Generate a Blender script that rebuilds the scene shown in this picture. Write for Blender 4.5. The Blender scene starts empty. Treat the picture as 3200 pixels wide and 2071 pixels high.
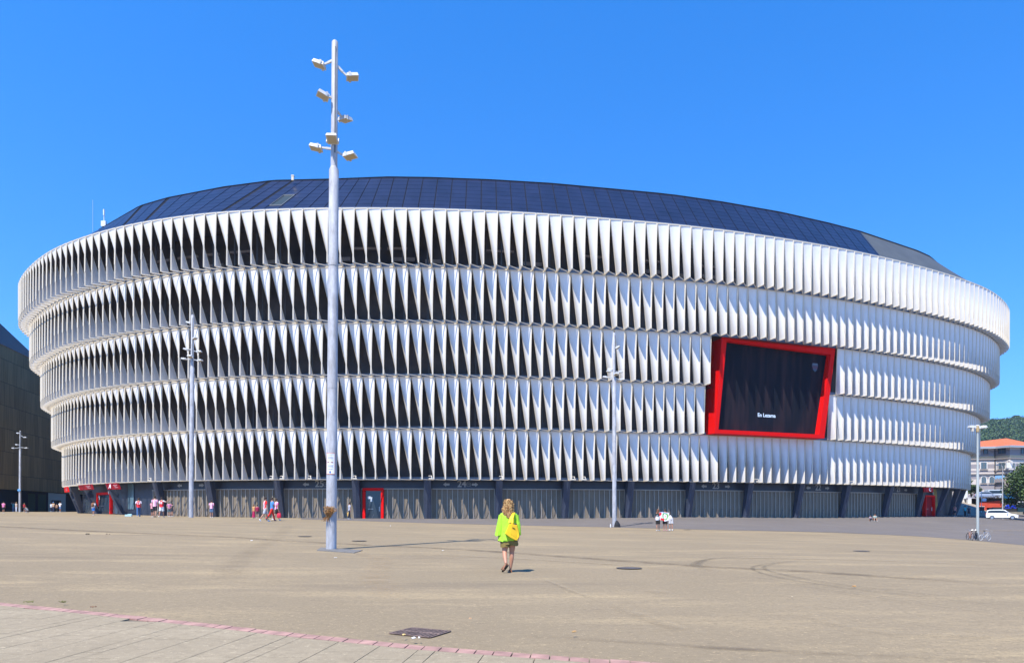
import bpy, bmesh, math, random
import numpy as np
from mathutils import Vector, Matrix
random.seed(7)
R = math.radians
sc = bpy.context.scene
C = sc.collection
# ------------------------------------------------------------------ camera, sky, sun
F = 2300.0; HZ = 1600.0; HC = 1.42
cam = bpy.data.cameras.new('camera'); camo = bpy.data.objects.new('camera', cam); C.objects.link(camo)
camo.location = (0, 0, HC); camo.rotation_euler = (R(90), 0, 0)
cam.sensor_width = 36; cam.lens = F/3200*36; cam.shift_y = (HZ-1035.5)/3200
cam.clip_start = 0.1; cam.clip_end = 9000
sc.camera = camo
SUN_EL = 59.0; SUN_AZ = 209.5
w = bpy.data.worlds.new('World'); sc.world = w; w.use_nodes = True
nt = w.node_tree; nt.nodes.clear()
sky = nt.nodes.new('ShaderNodeTexSky'); sky.sky_type = 'NISHITA'; sky.sun_disc = False
sky.sun_elevation = R(SUN_EL); sky.sun_rotation = R(SUN_AZ); sky.air_density = 1.0; sky.dust_density = 0.0; sky.ozone_density = 3.0
hsv = nt.nodes.new('ShaderNodeHueSaturation'); hsv.inputs['Saturation'].default_value = 1.36; hsv.inputs['Hue'].default_value = 0.508; hsv.inputs['Value'].default_value = 1.48
wtc = nt.nodes.new('ShaderNodeTexCoord'); wad = nt.nodes.new('ShaderNodeVectorMath'); wad.operation = 'ADD'; wad.inputs[1].default_value = (0, 0, .15); wno = nt.nodes.new('ShaderNodeVectorMath'); wno.operation = 'NORMALIZE'
nt.links.new(wtc.outputs['Generated'], wad.inputs[0]); nt.links.new(wad.outputs[0], wno.inputs[0]); nt.links.new(wno.outputs[0], sky.inputs[0])
bg = nt.nodes.new('ShaderNodeBackground'); bg.inputs[1].default_value = 0.15
wo = nt.nodes.new('ShaderNodeOutputWorld')
nt.links.new(sky.outputs[0], hsv.inputs['Color']); nt.links.new(hsv.outputs[0], bg.inputs[0]); nt.links.new(bg.outputs[0], wo.inputs[0])
sl = bpy.data.lights.new('sun', 'SUN'); sl.energy = 5.0; sl.angle = R(0.5); sl.color = (1, .95, .87)
so = bpy.data.objects.new('sun', sl); C.objects.link(so)
sa = R(SUN_AZ)
so.rotation_euler = Vector((-math.sin(sa)*math.cos(R(SUN_EL)), -math.cos(sa)*math.cos(R(SUN_EL)), -math.sin(R(SUN_EL)))).to_track_quat('-Z', 'Y').to_euler()
so.location = (-30, -30, 80)
sc.view_settings.view_transform = 'Standard'; sc.view_settings.look = 'None'
sc.view_settings.exposure = 0.60; sc.view_settings.gamma = 1
try: sc.cycles.max_bounces = 6
except Exception: pass

# ------------------------------------------------------------------ helpers
def tag(o, label=None, cat=None, group=None, kind=None):
    if label: o['label'] = label
    if cat: o['category'] = cat
    if group: o['group'] = group
    if kind: o['kind'] = kind
    return o
def empty(name, loc=(0, 0, 0), rz=0):
    o = bpy.data.objects.new(name, None); C.objects.link(o); o.location = loc; o.rotation_euler = (0, 0, rz); return o
def ex(px, D, py): return Vector(((px-1600)/F*D, D, HC+(HZ-py)*D/F))
_m = {}
def mat(name, col, rough=.6, metal=0, var=0.0, scale=6, bump=0, emit=None, alpha=None, spec=None, stretch=None):
    if name in _m: return _m[name]
    m = bpy.data.materials.new(name); m.use_nodes = True; t = m.node_tree; b = t.nodes['Principled BSDF']
    b.inputs['Base Color'].default_value = (*col, 1); b.inputs['Roughness'].default_value = rough; b.inputs['Metallic'].default_value = metal
    if spec is not None: b.inputs['Specular IOR Level'].default_value = spec
    if alpha is not None: b.inputs['Alpha'].default_value = alpha
    if emit: b.inputs['Emission Color'].default_value = (*emit[0], 1); b.inputs['Emission Strength'].default_value = emit[1]
    if var or bump:
        tc = t.nodes.new('ShaderNodeTexCoord'); n = t.nodes.new('ShaderNodeTexNoise'); n.inputs['Scale'].default_value = scale; n.inputs['Detail'].default_value = 6
        if stretch:
            mp = t.nodes.new('ShaderNodeMapping'); mp.inputs['Scale'].default_value = stretch
            t.links.new(tc.outputs['Object'], mp.inputs[0]); t.links.new(mp.outputs[0], n.inputs['Vector'])
        else: t.links.new(tc.outputs['Object'], n.inputs['Vector'])
        if var:
            r = t.nodes.new('ShaderNodeValToRGB')
            r.color_ramp.elements[0].position = .3; r.color_ramp.elements[1].position = .7
            r.color_ramp.elements[0].color = (*[max(0, c*(1-var)) for c in col], 1); r.color_ramp.elements[1].color = (*[min(1, c*(1+var)) for c in col], 1)
            t.links.new(n.outputs['Fac'], r.inputs[0]); t.links.new(r.outputs[0], b.inputs['Base Color'])
        if bump:
            bp = t.nodes.new('ShaderNodeBump'); bp.inputs['Strength'].default_value = bump; bp.inputs['Distance'].default_value = .02
            t.links.new(n.outputs['Fac'], bp.inputs['Height']); t.links.new(bp.outputs[0], b.inputs['Normal'])
    _m[name] = m; return m
class MB:
    def __init__(s): s.v = []; s.f = []; s.mi = []; s.sm = []; s.m = 0; s.smooth = False
    def addf(s, f): s.f.append(f); s.mi.append(s.m); s.sm.append(s.smooth)
    def quad(s, *p):
        n = len(s.v); s.v += [tuple(q) for q in p]; s.addf(tuple(range(n, n+len(p))))
    def grid(s, rows, closed=False):
        n = len(s.v); nr = len(rows); nc = len(rows[0])
        for r in rows: s.v += [tuple(p) for p in r]
        for i in range(nr-1):
            for j in range(nc if closed else nc-1):
                k = (j+1) % nc; s.addf((n+i*nc+j, n+i*nc+k, n+(i+1)*nc+k, n+(i+1)*nc+j))
    def box(s, c, d, rz=0, rx=0, ry=0):
        c = Vector(c); M = Matrix.Rotation(rz, 3, 'Z') @ Matrix.Rotation(ry, 3, 'Y') @ Matrix.Rotation(rx, 3, 'X'); n = len(s.v)
        for z in (-.5, .5):
            for x, y in ((-.5, -.5), (.5, -.5), (.5, .5), (-.5, .5)): s.v.append(tuple(c + M @ Vector((x*d[0], y*d[1], z*d[2]))))
        for f in ((3, 2, 1, 0), (4, 5, 6, 7), (0, 1, 5, 4), (1, 2, 6, 5), (2, 3, 7, 6), (3, 0, 4, 7)): s.addf(tuple(n+i for i in f))
    def bar(s, a, b, wd, h=None, up=(0, 0, 1)):
        h = h or wd; a = Vector(a); b = Vector(b); d = (b-a)
        if d.length < 1e-6: return
        d.normalize(); u = Vector(up)
        if abs(d.dot(u)) > .98: u = Vector((0, 1, 0))
        x = d.cross(u).normalized(); u = x.cross(d).normalized(); n = len(s.v)
        for p in (a, b):
            for i, j in ((-1, -1), (1, -1), (1, 1), (-1, 1)): s.v.append(tuple(p+x*i*wd/2+u*j*h/2))
        for f in ((3, 2, 1, 0), (4, 5, 6, 7), (0, 1, 5, 4), (1, 2, 6, 5), (2, 3, 7, 6), (3, 0, 4, 7)): s.addf(tuple(n+i for i in f))
    def tube(s, pts, rad, n=12, cap=True, side=(1, 0, 0), wob=0):
        pts = [Vector(p) for p in pts]; k = len(pts); rows = []
        if not hasattr(rad, '__len__'): rad = [rad]*k
        for i, p in enumerate(pts):
            d = (pts[min(i+1, k-1)]-pts[max(i-1, 0)])
            d = d.normalized() if d.length > 1e-9 else Vector((0, 0, 1))
            x = Vector(side)
            if abs(x.dot(d)) > .95: x = Vector((0, 1, 0)) if abs(d.y) < .9 else Vector((0, 0, 1))
            x = (x-d*x.dot(d)).normalized(); y = d.cross(x)
            r = rad[i]; rx, ry = (r if hasattr(r, '__len__') else (r, r))
            rows.append([p+x*math.cos(a)*rx*(1+wob*math.sin(a*5+i*.7))+y*math.sin(a)*ry*(1+wob*math.sin(a*5+i*.7)) for a in [2*math.pi*j/n for j in range(n)]])
        b = len(s.v); s.grid(rows, True)
        if cap:
            sv = s.smooth; s.smooth = False
            for rw_, fl_ in ((rows[0], True), (rows[-1], False)):
                b = len(s.v); s.v += [tuple(p) for p in rw_]; f_ = tuple(range(b, b+n)); s.addf(f_[::-1] if fl_ else f_)
            s.smooth = sv
    def ell(s, c, r, nu=12, nv=8, rot=None, jit=0):
        c = Vector(c); rows = []
        for i in range(nv+1):
            t = math.pi*i/nv; row = []
            for j in range(nu):
                a = 2*math.pi*j/nu; q = 1+jit*(random.random()-.5)
                p = Vector((math.sin(t)*math.cos(a)*r[0]*q, math.sin(t)*math.sin(a)*r[1]*q, math.cos(t)*r[2]*q))
                if rot: p = rot @ p
                row.append(c+p)
            rows.append(row)
        s.grid(rows[::-1], True)
    def build(s, name, mats, parent=None, loc=None, merge=False):
        me = bpy.data.meshes.new(name); me.from_pydata(s.v, [], s.f)
        if not isinstance(mats, (list, tuple)): mats = [mats]
        for m in mats: me.materials.append(m)
        me.polygons.foreach_set('material_index', s.mi); me.polygons.foreach_set('use_smooth', s.sm); me.update()
        if merge:
            bm = bmesh.new(); bm.from_mesh(me); bmesh.ops.remove_doubles(bm, verts=bm.verts, dist=1e-4); bm.to_mesh(me); bm.free()
        o = bpy.data.objects.new(name, me); C.objects.link(o)
        if parent: o.parent = parent
        if loc: o.location = loc
        return o
def text(name, body, size, m, parent, loc, rot, extr=.01, width=None):
    cu = bpy.data.curves.new(name, 'FONT'); cu.body = body; cu.size = size; cu.extrude = extr; cu.align_x = 'CENTER'; cu.align_y = 'CENTER'
    if width: cu.offset = width
    t = bpy.data.objects.new(name, cu); C.objects.link(t)
    dg = bpy.context.evaluated_depsgraph_get(); me = bpy.data.meshes.new_from_object(t.evaluated_get(dg))
    bpy.data.objects.remove(t); bpy.data.curves.remove(cu)
    me.materials.clear(); me.materials.append(m)
    o = bpy.data.objects.new(name, me); C.objects.link(o); o.parent = parent; o.location = loc; o.rotation_euler = rot; return o

# ------------------------------------------------------------------ ground shape
ctrl = [(-20, 0, 0), (20, 0, 0), (0, 0, 0), (0, -30, 0), (-8.1, 11.6, 0), (1.6, 7, 0), (8, 9, 0), (0, 12, 0), (25, 16, -.25), (-28, 18, .3)]
for px, py, D in [(1592, 1787, 17.4), (1035, 1716, 26.8), (2070, 1656, 60), (1922, 1647, 67), (485, 1615.5, 61), (598, 1616, 67), (830, 1624.5, 55), (1095, 1622, 74),
                  (1600, 1621, 81), (240, 1606, 90), (600, 1615, 80), (1000, 1619.5, 80), (2200, 1619, 84), (2800, 1615.5, 99), (3000, 1614, 110), (10, 1602, 112), (0, 1598, 129), (160, 1603.5, 150),
                  (3055, 1689, 68), (2600, 1663, 64), (3130, 1617, 125), (3020, 1613, 118), (3185, 1616, 128), (3090, 1594, 140), (3150, 1602, 142), (3040, 1588, 142), (292, 1610, 84)]:
    ctrl.append(((px-1600)/F*D, D, HC-(py-HZ)*D/F))
K = np.array(ctrl); n = len(K)
def _phi(r2): return np.where(r2 > 1e-9, .5*r2*np.log(np.maximum(r2, 1e-9)), 0)
d2 = ((K[:, None, :2]-K[None, :, :2])**2).sum(-1)
A = np.zeros((n+3, n+3)); A[:n, :n] = _phi(d2)+np.eye(n)*40.0; A[:n, n] = 1; A[:n, n+1:] = K[:, :2]; A[n, :n] = 1; A[n+1:, :n] = K[:, :2].T
W = np.linalg.solve(A, np.concatenate([K[:, 2], np.zeros(3)]))
def gza(X, Y):
    X = np.asarray(X, float); Y = np.asarray(Y, float)
    Xc = np.clip(X, -115, 115); Yc = np.clip(Y, -25, 150)
    r2 = (Xc[..., None]-K[:, 0])**2+(Yc[..., None]-K[:, 1])**2
    z = _phi(r2) @ W[:n]+W[n]+W[n+1]*Xc+W[n+2]*Yc
    d = np.hypot(X-Xc, Y-Yc); f = np.clip(d/60, 0, 1)
    return z*(1-f)+1.0*f
def gz(x, y): return float(gza(x, y))
def hit(px, py, d0=4, d1=135):
    D = np.linspace(d0, d1, 3000); X = (px-1600)/F*D; ray = HC-(py-HZ)*D/F; g = gza(X, D); i = np.argmax(ray <= g)
    if not (ray <= g).any(): i = -1
    return Vector((X[i], D[i], g[i]))
def onb(px, D): X = (px-1600)/F*D; return Vector((X, D, gz(X, D)))

# ------------------------------------------------------------------ ground materials
def ground_mat(name, base, dust, dark, fine=60, stain=.36, rough=.9):
    m = bpy.data.materials.new(name); m.use_nodes = True; t = m.node_tree; b = t.nodes['Principled BSDF']; b.inputs['Roughness'].default_value = rough; b.inputs['Specular IOR Level'].default_value = .2
    tc = t.nodes.new('ShaderNodeTexCoord'); L = t.links.new
    def noise(sc_, det, rgh, st=None, off=0):
        mp = t.nodes.new('ShaderNodeMapping'); mp.inputs['Scale'].default_value = st or (1, 1, 1); mp.inputs['Location'].default_value = (off, off*.7, 0); mp.inputs['Rotation'].default_value = (0, 0, R(-9))
        L(tc.outputs['Object'], mp.inputs[0]); nn = t.nodes.new('ShaderNodeTexNoise'); nn.inputs['Scale'].default_value = sc_; nn.inputs['Detail'].default_value = det; nn.inputs['Roughness'].default_value = rgh
        L(mp.outputs[0], nn.inputs['Vector']); return nn.outputs['Fac']
    def ramp(s, a, bb):
        r = t.nodes.new('ShaderNodeMapRange'); r.inputs[1].default_value = a; r.inputs[2].default_value = bb; L(s, r.inputs[0]); return r.outputs[0]
    def mix(f, a, bb, k=1.0):
        mx = t.nodes.new('ShaderNodeMix'); mx.data_type = 'RGBA'
        if k != 1.0:
            mu = t.nodes.new('ShaderNodeMath'); mu.operation = 'MULTIPLY'; mu.inputs[1].default_value = k; L(f, mu.inputs[0]); f = mu.outputs[0]
        L(f, mx.inputs[0])
        for i, q in ((6, a), (7, bb)):
            if isinstance(q, tuple): mx.inputs[i].default_value = (*q, 1)
            else: L(q, mx.inputs[i])
        return mx.outputs[2]
    c = mix(ramp(noise(.16, 5, .6), .35, .65), base, tuple(x*.86 for x in base))
    c = mix(ramp(noise(.35, 8, .7, (.4, 1.3, 1)), .50, .68), c, dust, .72)
    c = mix(ramp(noise(1.4, 6, .75, (.5, 1.4, 1), 9), .62, .74), c, dust, .45)
    c = mix(ramp(noise(.22, 7, .65, (.35, 1.6, 1), 30), .58, .75), c, dark, stain*2)
    c = mix(ramp(noise(7, 5, .8, None, 3), .6, .78), c, dark, .35)
    f = noise(fine, 4, .8)
    c = mix(ramp(f, .3, .5), tuple(x*.7 for x in base), c)
    fm = noise(9, 6, .9, None, 12); c = mix(ramp(fm, .40, .52), tuple(x*.77 for x in base), c, 1.0); c = mix(ramp(noise(13, 3, .8, None, 44), .60, .68), c, tuple(min(1, x*1.25) for x in dust), .5)
    c = mix(ramp(noise(2.6, 8, .85, (.5, 1, 1), 21), .56, .70), c, dark, .5)
    f2 = noise(fine*.35, 3, .7, None, 5)
    c = mix(ramp(f2, .64, .72), c, tuple(min(1, x*1.5) for x in dust), .5)
    L(c, b.inputs['Base Color'])
    bp = t.nodes.new('ShaderNodeBump'); bp.inputs['Strength'].default_value = .5; bp.inputs['Distance'].default_value = .01; L(f, bp.inputs['Height']); L(bp.outputs[0], b.inputs['Normal'])
    return m
M_plaza = ground_mat('beige_asphalt', (.278, .216, .132), (.45, .34, .185), (.11, .088, .07))
M_road = ground_mat('grey_asphalt', (.163, .144, .130), (.21, .18, .15), (.10, .088, .075), 40, .2)
M_slab = ground_mat('paving_concrete', (.33, .268, .175), (.44, .36, .24), (.17, .13, .08), 90, .2)
# the ground: one sheet to the horizon
xs = np.concatenate([[-3000, -1500, -800, -450, -300], np.arange(-210, -60, 5), np.arange(-60, 100, 1.6), np.arange(100, 211, 5), [300, 450, 800, 1500, 3000]])
ys = np.concatenate([[-600, -200, -80], np.arange(-30, 4, 2), np.arange(4, 24, .8), np.arange(24, 160, 1.6), np.arange(160, 260, 8), [330, 450, 700, 1200, 2500, 5000]])
GX, GY = np.meshgrid(xs, ys); GZ = gza(GX, GY)
mb = MB(); mb.smooth = True
mb.grid([[(GX[i, j], GY[i, j], GZ[i, j]) for j in range(len(xs))] for i in range(len(ys))])
tag(mb.build('ground', M_plaza), kind='structure')

# ------------------------------------------------------------------ stadium plan
top = [(50, 897), (59, 879), (76, 850), (100, 826), (126, 803), (156, 784), (185, 769), (218, 756), (256, 743), (300, 728), (347, 716), (400, 703), (459, 692.5), (521, 682.5), (588, 673.5), (656, 666.5),
       (688, 663.5), (797, 657), (915, 653), (1071, 651), (1229, 651), (1310, 652), (1391, 654.5), (1471, 657), (1550, 660.5), (1629, 664.5), (1706, 669), (1782, 674.5), (1857, 680.5), (1932, 686.5), (2004, 693), (2041, 696),
       (2113, 702), (2181, 710), (2249, 718), (2313, 726), (2375, 735), (2437, 744), (2496, 753.5), (2553, 764), (2607, 773), (2659, 783), (2685, 788), (2735, 799), (2781, 809), (2825, 819.5), (2869, 830.5), (2907, 841.5), (2945, 852), (2980, 863), (3015, 875), (3044, 885.5), (3071, 896), (3094, 907), (3112, 918), (3129, 932), (3144, 948), (3154, 964), (3159, 983)]
ZT = [31.8, 26.4, 21.05, 15.7, 10.3, 4.95]
pts = [(-40, 222), (-62, 208), (-75, 185), (-77.5, 160), (-76.5, 140), (-74.5, 124), (-71, 110)]
for px, py in top:
    D = F*(ZT[0]-HC)/(HZ-py); pts.append(((px-1600)/F*D, D))
pts += [(78.9, 120), (79.6, 134), (77.5, 156), (71, 180), (60, 204), (40, 220), (0, 230)]
P0 = np.array(pts); L0 = np.concatenate([[0], np.cumsum(np.hypot(*np.diff(P0, axis=0).T))])
S = np.arange(0, L0[-1], .25); CX = np.interp(S, L0, P0[:, 0]); CY = np.interp(S, L0, P0[:, 1])
kk = np.exp(-.5*(np.arange(-36, 37)*.25/2.6)**2); kk /= kk.sum()
CX = np.convolve(np.pad(CX, 36, mode='reflect', reflect_type='odd'), kk, 'valid'); CY = np.convolve(np.pad(CY, 36, mode='reflect', reflect_type='odd'), kk, 'valid')
TX = np.gradient(CX); TY = np.gradient(CY); tl = np.hypot(TX, TY); TX /= tl; TY /= tl
tot = np.concatenate([[0], np.cumsum(np.hypot(np.diff(CX), np.diff(CY)))])
def at(s, inset=0.0, z=0.0, tang=0.0):
    x = np.interp(s, tot, CX); y = np.interp(s, tot, CY); tx = np.interp(s, tot, TX); ty = np.interp(s, tot, TY)
    return Vector((x - ty*inset + tx*tang, y + tx*inset + ty*tang, z))
def ang(s): return math.atan2(np.interp(s, tot, TY), np.interp(s, tot, TX))
OX = lambda d: (CX-TY*d, CY+TX*d)
_tab = {}
def s_at(px, inset):
    k = round(inset, 3)
    if k not in _tab:
        x, y = OX(inset); q = 1600+F*x/y; i0 = int(np.argmin(np.where(tot < tot[-1]*.5, q, 1e9))); i1 = int(np.argmax(np.where(tot > tot[-1]*.3, q, -1e9)))
        _tab[k] = (np.maximum.accumulate(q[i0:i1+1]), tot[i0:i1+1], i0, i1)
    q, s, _, _ = _tab[k]; return float(np.interp(px, q, s))
s_at(0, 0.0); sL = tot[_tab[0.0][2]]; sR = tot[_tab[0.0][3]]
STEP = 1.25; PITCH = 1.305
M_mem = mat('white_membrane', (.75, .735, .715), .5, 0, .04, .8)
M_bar = mat('cream_metal_frame', (.66, .58, .45), .5)
M_slabe = mat('blue_grey_slab', (.10, .15, .22), .5)
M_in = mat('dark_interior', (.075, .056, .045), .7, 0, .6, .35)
M_navy = mat('navy_steel', (.028, .032, .045), .45, 0, .15, 1.5)
M_brown = mat('brown_interior', (.30, .22, .17), .8, 0, .3, 2)
stad = empty('stadium', (0, 95, gz(0, 80)))
OFFS = Vector((0, 95, gz(0, 80)))
tag(stad, 'huge oval white stadium wrapped in five tiers of twisted pleated panels', 'stadium')
def sb(mbx, name, mats, parent=None, merge=False):
    o = mbx.build(name, mats, parent or stad, merge=merge)
    if parent is None or parent is stad: o.location = -OFFS
    return o
# screen footprint
scr = dict(TL=(2256, 82.6, 1052), TR=(2611, 88.3, 1087), BR=(2576, 88.4, 1369), BL=(2234, 82.9, 1353))
SC = {k: ex(*v) for k, v in scr.items()}
# facade panels
def panel(mbx, tier, s):
    d = STEP*tier; zt = ZT[tier]-(.06 if tier else 0); zb = ZT[tier+1]
    TR_ = at(s, d, zt, .12); TL_ = at(s-PITCH, d+.04, zt, .22)
    BO = at(s, d, zb); BI = at(s, d+STEP-.03, zb, 0); BP = at(s-PITCH, d, zb)
    if mbx is None: return TR_, TL_, BO, BI
    rows = []; n = 7
    for i in range(n+1):
        t = i/n; rt = at(s, d, zt+(zb-zt)*t, .12*(1-t)**2); lf = TL_.lerp(BI, t)
        nrm = (rt-lf).cross(Vector((0, 0, 1))); nrm = nrm.normalized() if nrm.length > 1e-6 else Vector((0, 0, 0))
        rows.append([lf.lerp(rt, u)+nrm*(.10*math.sin(math.pi*u)*math.sin(math.pi*t)) for u in (0, .25, .5, .75, 1)])
    mbx.m = 0; mbx.smooth = True; mbx.grid(rows); mbx.smooth = False; mbx.m = 1
    mbx.bar(TL_, TR_, .10, .10); mbx.bar(TL_, BI, .09, .07); mbx.bar(BO, BI, .09, .07); mbx.bar(BP, BI, .07, .07)
    for i in range(n): mbx.bar(rows[i][4], rows[i+1][4], .13, .11, up=(-rows[i][4].x, -rows[i][4].y, 0))
units = []
for tier in range(5):
    d = STEP*tier
    a3 = s_at(2243 if tier == 2 else 2222, d) if tier in (2, 3) else 0; b3 = s_at(2612 if tier == 2 else 2590, d) if tier in (2, 3) else 0
    s = sL-16
    while s < sR+18:
        s += PITCH
        if tier in (2, 3) and a3+.1 < s < b3+PITCH*.6: continue
        q = panel(None, tier, s); xs_ = [1600+F*p.x/p.y for p in q]; zs_ = [HZ-F*(p.z-HC)/p.y for p in q]
        vis = sL-1 < s < sR+1
        units.append(((max(xs_)-min(xs_))*(max(zs_)-min(zs_))*(1 if vis else .01), tier, s))
units.sort(reverse=True)
for a, tier, s in units[:100]:
    m_ = MB(); panel(m_, tier, s); sb(m_, 'facade_panel', [M_mem, M_bar])
m_ = MB()
for a, tier, s in units[100:]: panel(m_, tier, s)
tag(sb(m_, 'facade_panel', [M_mem, M_bar]), kind='stuff')
def ring(d0, d1, z0, z1, s0, s1, st=1.3):
    out = []
    for s in np.arange(s0, s1+st, st): out.append([at(s, d0, z0), at(s, d1, z1)])
    return out
for tier in range(5):
    d = STEP*tier; m_ = MB(); zb = ZT[tier+1]
    sec = [(d+STEP+.06, zb+.32), (d+STEP+.06, zb-.0), (d+STEP+2.1, zb-.0)]
    segs = [(2, tot[-1]-2)] if tier != 2 else [(2, s_at(2232, d)-.2), (s_at(2604, d), tot[-1]-2)]
    for s0_, s1_ in segs: m_.grid([[at(s, a, z) for a, z in sec+[(d+STEP+2.1, zb+.32), (d+STEP+.06, zb+.32)]] for s in np.linspace(s0_, s1_, int((s1_-s0_)/1.3))])
    sb(m_, 'floor_slab', M_slabe)
m_ = MB()
for tier in range(5):
    d = STEP*tier
    iw = d+3.2 if tier else 5.2
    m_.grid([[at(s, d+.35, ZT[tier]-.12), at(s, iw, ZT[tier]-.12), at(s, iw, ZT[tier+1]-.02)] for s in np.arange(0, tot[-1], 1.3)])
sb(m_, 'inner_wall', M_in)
m_ = MB()   # mullions and lit bits seen between the pleats
for tier in range(5):
    d = STEP*tier
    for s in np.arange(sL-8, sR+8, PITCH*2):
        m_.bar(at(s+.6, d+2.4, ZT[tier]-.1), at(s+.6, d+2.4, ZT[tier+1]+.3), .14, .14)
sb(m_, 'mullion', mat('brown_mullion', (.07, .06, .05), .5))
def beam(a, b, w_, h_):
    m_ = MB(); m_.bar(a, b, w_, h_); sb(m_, 'interior_beam', M_brown)
for s in np.arange(sL, s_at(2350, 0.0), 3.6):
    r1, r2, r3 = random.random(), random.random(), random.random()
    if r1 < .6: beam(at(s+r2, 4.4, 28.0+r3*.25), at(s+2.2+r3, 4.4, 28.0+r3*.25), .3, .4)
    if r2 < .45: beam(at(s, 4.0, 29.2), at(s+2+r1*1.2, 4.0, 29.2), .3, .22)
    if r3 < .35: beam(at(s+1, 4.6, 27.1), at(s+2.5, 4.6, 27.1), .3, .3)

# ------------------------------------------------------------------ roof
M_roof = mat('grey_roof_metal', (.075, .08, .075), .6, .1, .15, .5)
M_sol = mat('navy_solar_panel', (.012, .015, .036), .35, 0, .3, .6, spec=.4)
M_solj = mat('solar_joint', (.02, .022, .03), .5)
sil = [(306, 722), (438, 646), (523, 621), (700, 587), (853, 567), (1026, 563), (1215, 556), (1350, 558), (1538, 565), (1721, 576), (1897, 592), (2050, 606), (2112, 613), (2259, 634), (2441, 666), (2588, 699), (2685, 724), (2866, 785), (2904, 802), (2964, 852)]
ZR = 38.0
inn = []
for px, py in sil:
    D = F*(ZR-HC)/(HZ-py); inn.append(Vector(((px-1600)/F*D, D, ZR)))
inn = [Vector((-62, 122, ZR)), Vector((-64, 150, ZR))][::-1] + inn + [Vector((67, 138, ZR)), Vector((64, 168, ZR))]
s0r = s_at(150, .4)-14; s1r = s_at(3060, .4)+20
il = np.concatenate([[0], np.cumsum([(inn[i+1]-inn[i]).length for i in range(len(inn)-1)])])
ia = np.array([[p.x, p.y] for p in inn])
# pair outer arc positions with inner arc positions
pair = [(s_at(60, .4)-14, il[0]), (s_at(205, .4), il[2]), (s_at(372, .4), il[3]), (s_at(690, .4), float(np.interp(853, [p[0] for p in sil], il[2:-2]))), (s_at(1190, .4), float(np.interp(1217, [p[0] for p in sil], il[2:-2]))),
        (s_at(1542, .4), float(np.interp(1540, [p[0] for p in sil], il[2:-2]))), (s_at(1932, .4), float(np.interp(1897, [p[0] for p in sil], il[2:-2]))), (s_at(2160, .4), float(np.interp(2107, [p[0] for p in sil], il[2:-2]))),
        (s_at(2475, .4), float(np.interp(2402, [p[0] for p in sil], il[2:-2]))), (s_at(2757, .4), float(np.interp(2687, [p[0] for p in sil], il[2:-2]))), (s_at(3120, .4), il[-3]), (s_at(3150, .4)+16, il[-1])]
pa = np.array(pair)
def rin(s):
    l = np.interp(s, pa[:, 0], pa[:, 1]); return Vector((np.interp(l, il, ia[:, 0]), np.interp(l, il, ia[:, 1]), ZR))
def rpt(s, t, lift=0):
    a = at(s, .4, ZT[0]+.02); b = rin(s); return a.lerp(b, t)+Vector((0, -.2, .9))*lift
m_ = MB()
m_.grid([[rpt(s, 0), rpt(s, .5), rpt(s, 1), Vector((rin(s).x*.9, rin(s).y+14, ZR-2.5))] for s in np.linspace(pa[0, 0], pa[-1, 0], 160)])
roof = sb(m_, 'roof', [mat('roof_under_panels', (.022, .024, .030), 1, spec=0), M_roof])
for p_ in roof.data.polygons: p_.material_index = 1 if (p_.center.x > at(s_at(2757, .4), .4).x-.5 and p_.center.x > 40) else 0
m_ = MB()
m_.grid([[at(s, .05, ZT[0]+.0), at(s, .05, ZT[0]+.14), at(s, .55, ZT[0]+.14), at(s, .55, ZT[0]-.1)] for s in np.arange(2, tot[-1]-2, 1.3)])
sb(m_, 'roof_edge_trim', mat('grey_trim', (.30, .32, .33), .4, .3))
sol_s = []; s = s_at(560, .4)
sEnd = s_at(2757, .4); PW = 1.60
k = 0; s = s_at(215, .4)
gaps = {}
big = [s_at(372, .4), s_at(438, .4), s_at(690, .4), s_at(788, .4)]
edges = list(np.arange(s_at(215, .4), sEnd, PW)); edges.append(sEnd)
sky_s = s_at(862, .4)
npan = 0
for i in range(len(edges)-1):
    a, b = edges[i], edges[i+1]
    g = .05; ga = .05
    if any(abs(a-q) < PW/2 for q in big): ga = .38
    nt_ = 8; m_ = MB(); skip = a <= sky_s < b
    for j in range(nt_):
        if skip and 1 <= j <= 3: continue
        t0 = .03+j/nt_*.965; t1 = .03+(j+1)/nt_*.965-.006
        m_.quad(rpt(a+ga, t0, .07), rpt(b-g, t0, .07), rpt(b-g, t1, .07), rpt(a+ga, t1, .07))
    # edges of the strip
    m_.quad(rpt(a+ga, .03, .0), rpt(a+ga, .03, .07), rpt(a+ga, .995, .07), rpt(a+ga, .995, 0))
    m_.quad(rpt(b-g, .03, .07), rpt(b-g, .03, 0), rpt(b-g, .995, 0), rpt(b-g, .995, .07))
    o = m_.build('solar_panel', M_sol, roof); npan += 1
# skylight in the roof
i = int(np.searchsorted(edges, sky_s)-1); a, b = edges[i], edges[i+1]
m_ = MB(); m_.quad(rpt(a+.2, .18, .03), rpt(b-.2, .18, .03), rpt(b-.2, .48, .03), rpt(a+.2, .48, .03))
m_.m = 1
for t in (.17, .49): m_.bar(rpt(a+.1, t, .05), rpt(b-.1, t, .05), .12)
for s_ in (a+.12, b-.12): m_.bar(rpt(s_, .17, .05), rpt(s_, .49, .05), .10)
m_.build('skylight', [mat('skylight_glass', (.03, .045, .05), .5, spec=.2), mat('light_grey_metal', (.10, .11, .12), .6)], roof)
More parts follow.
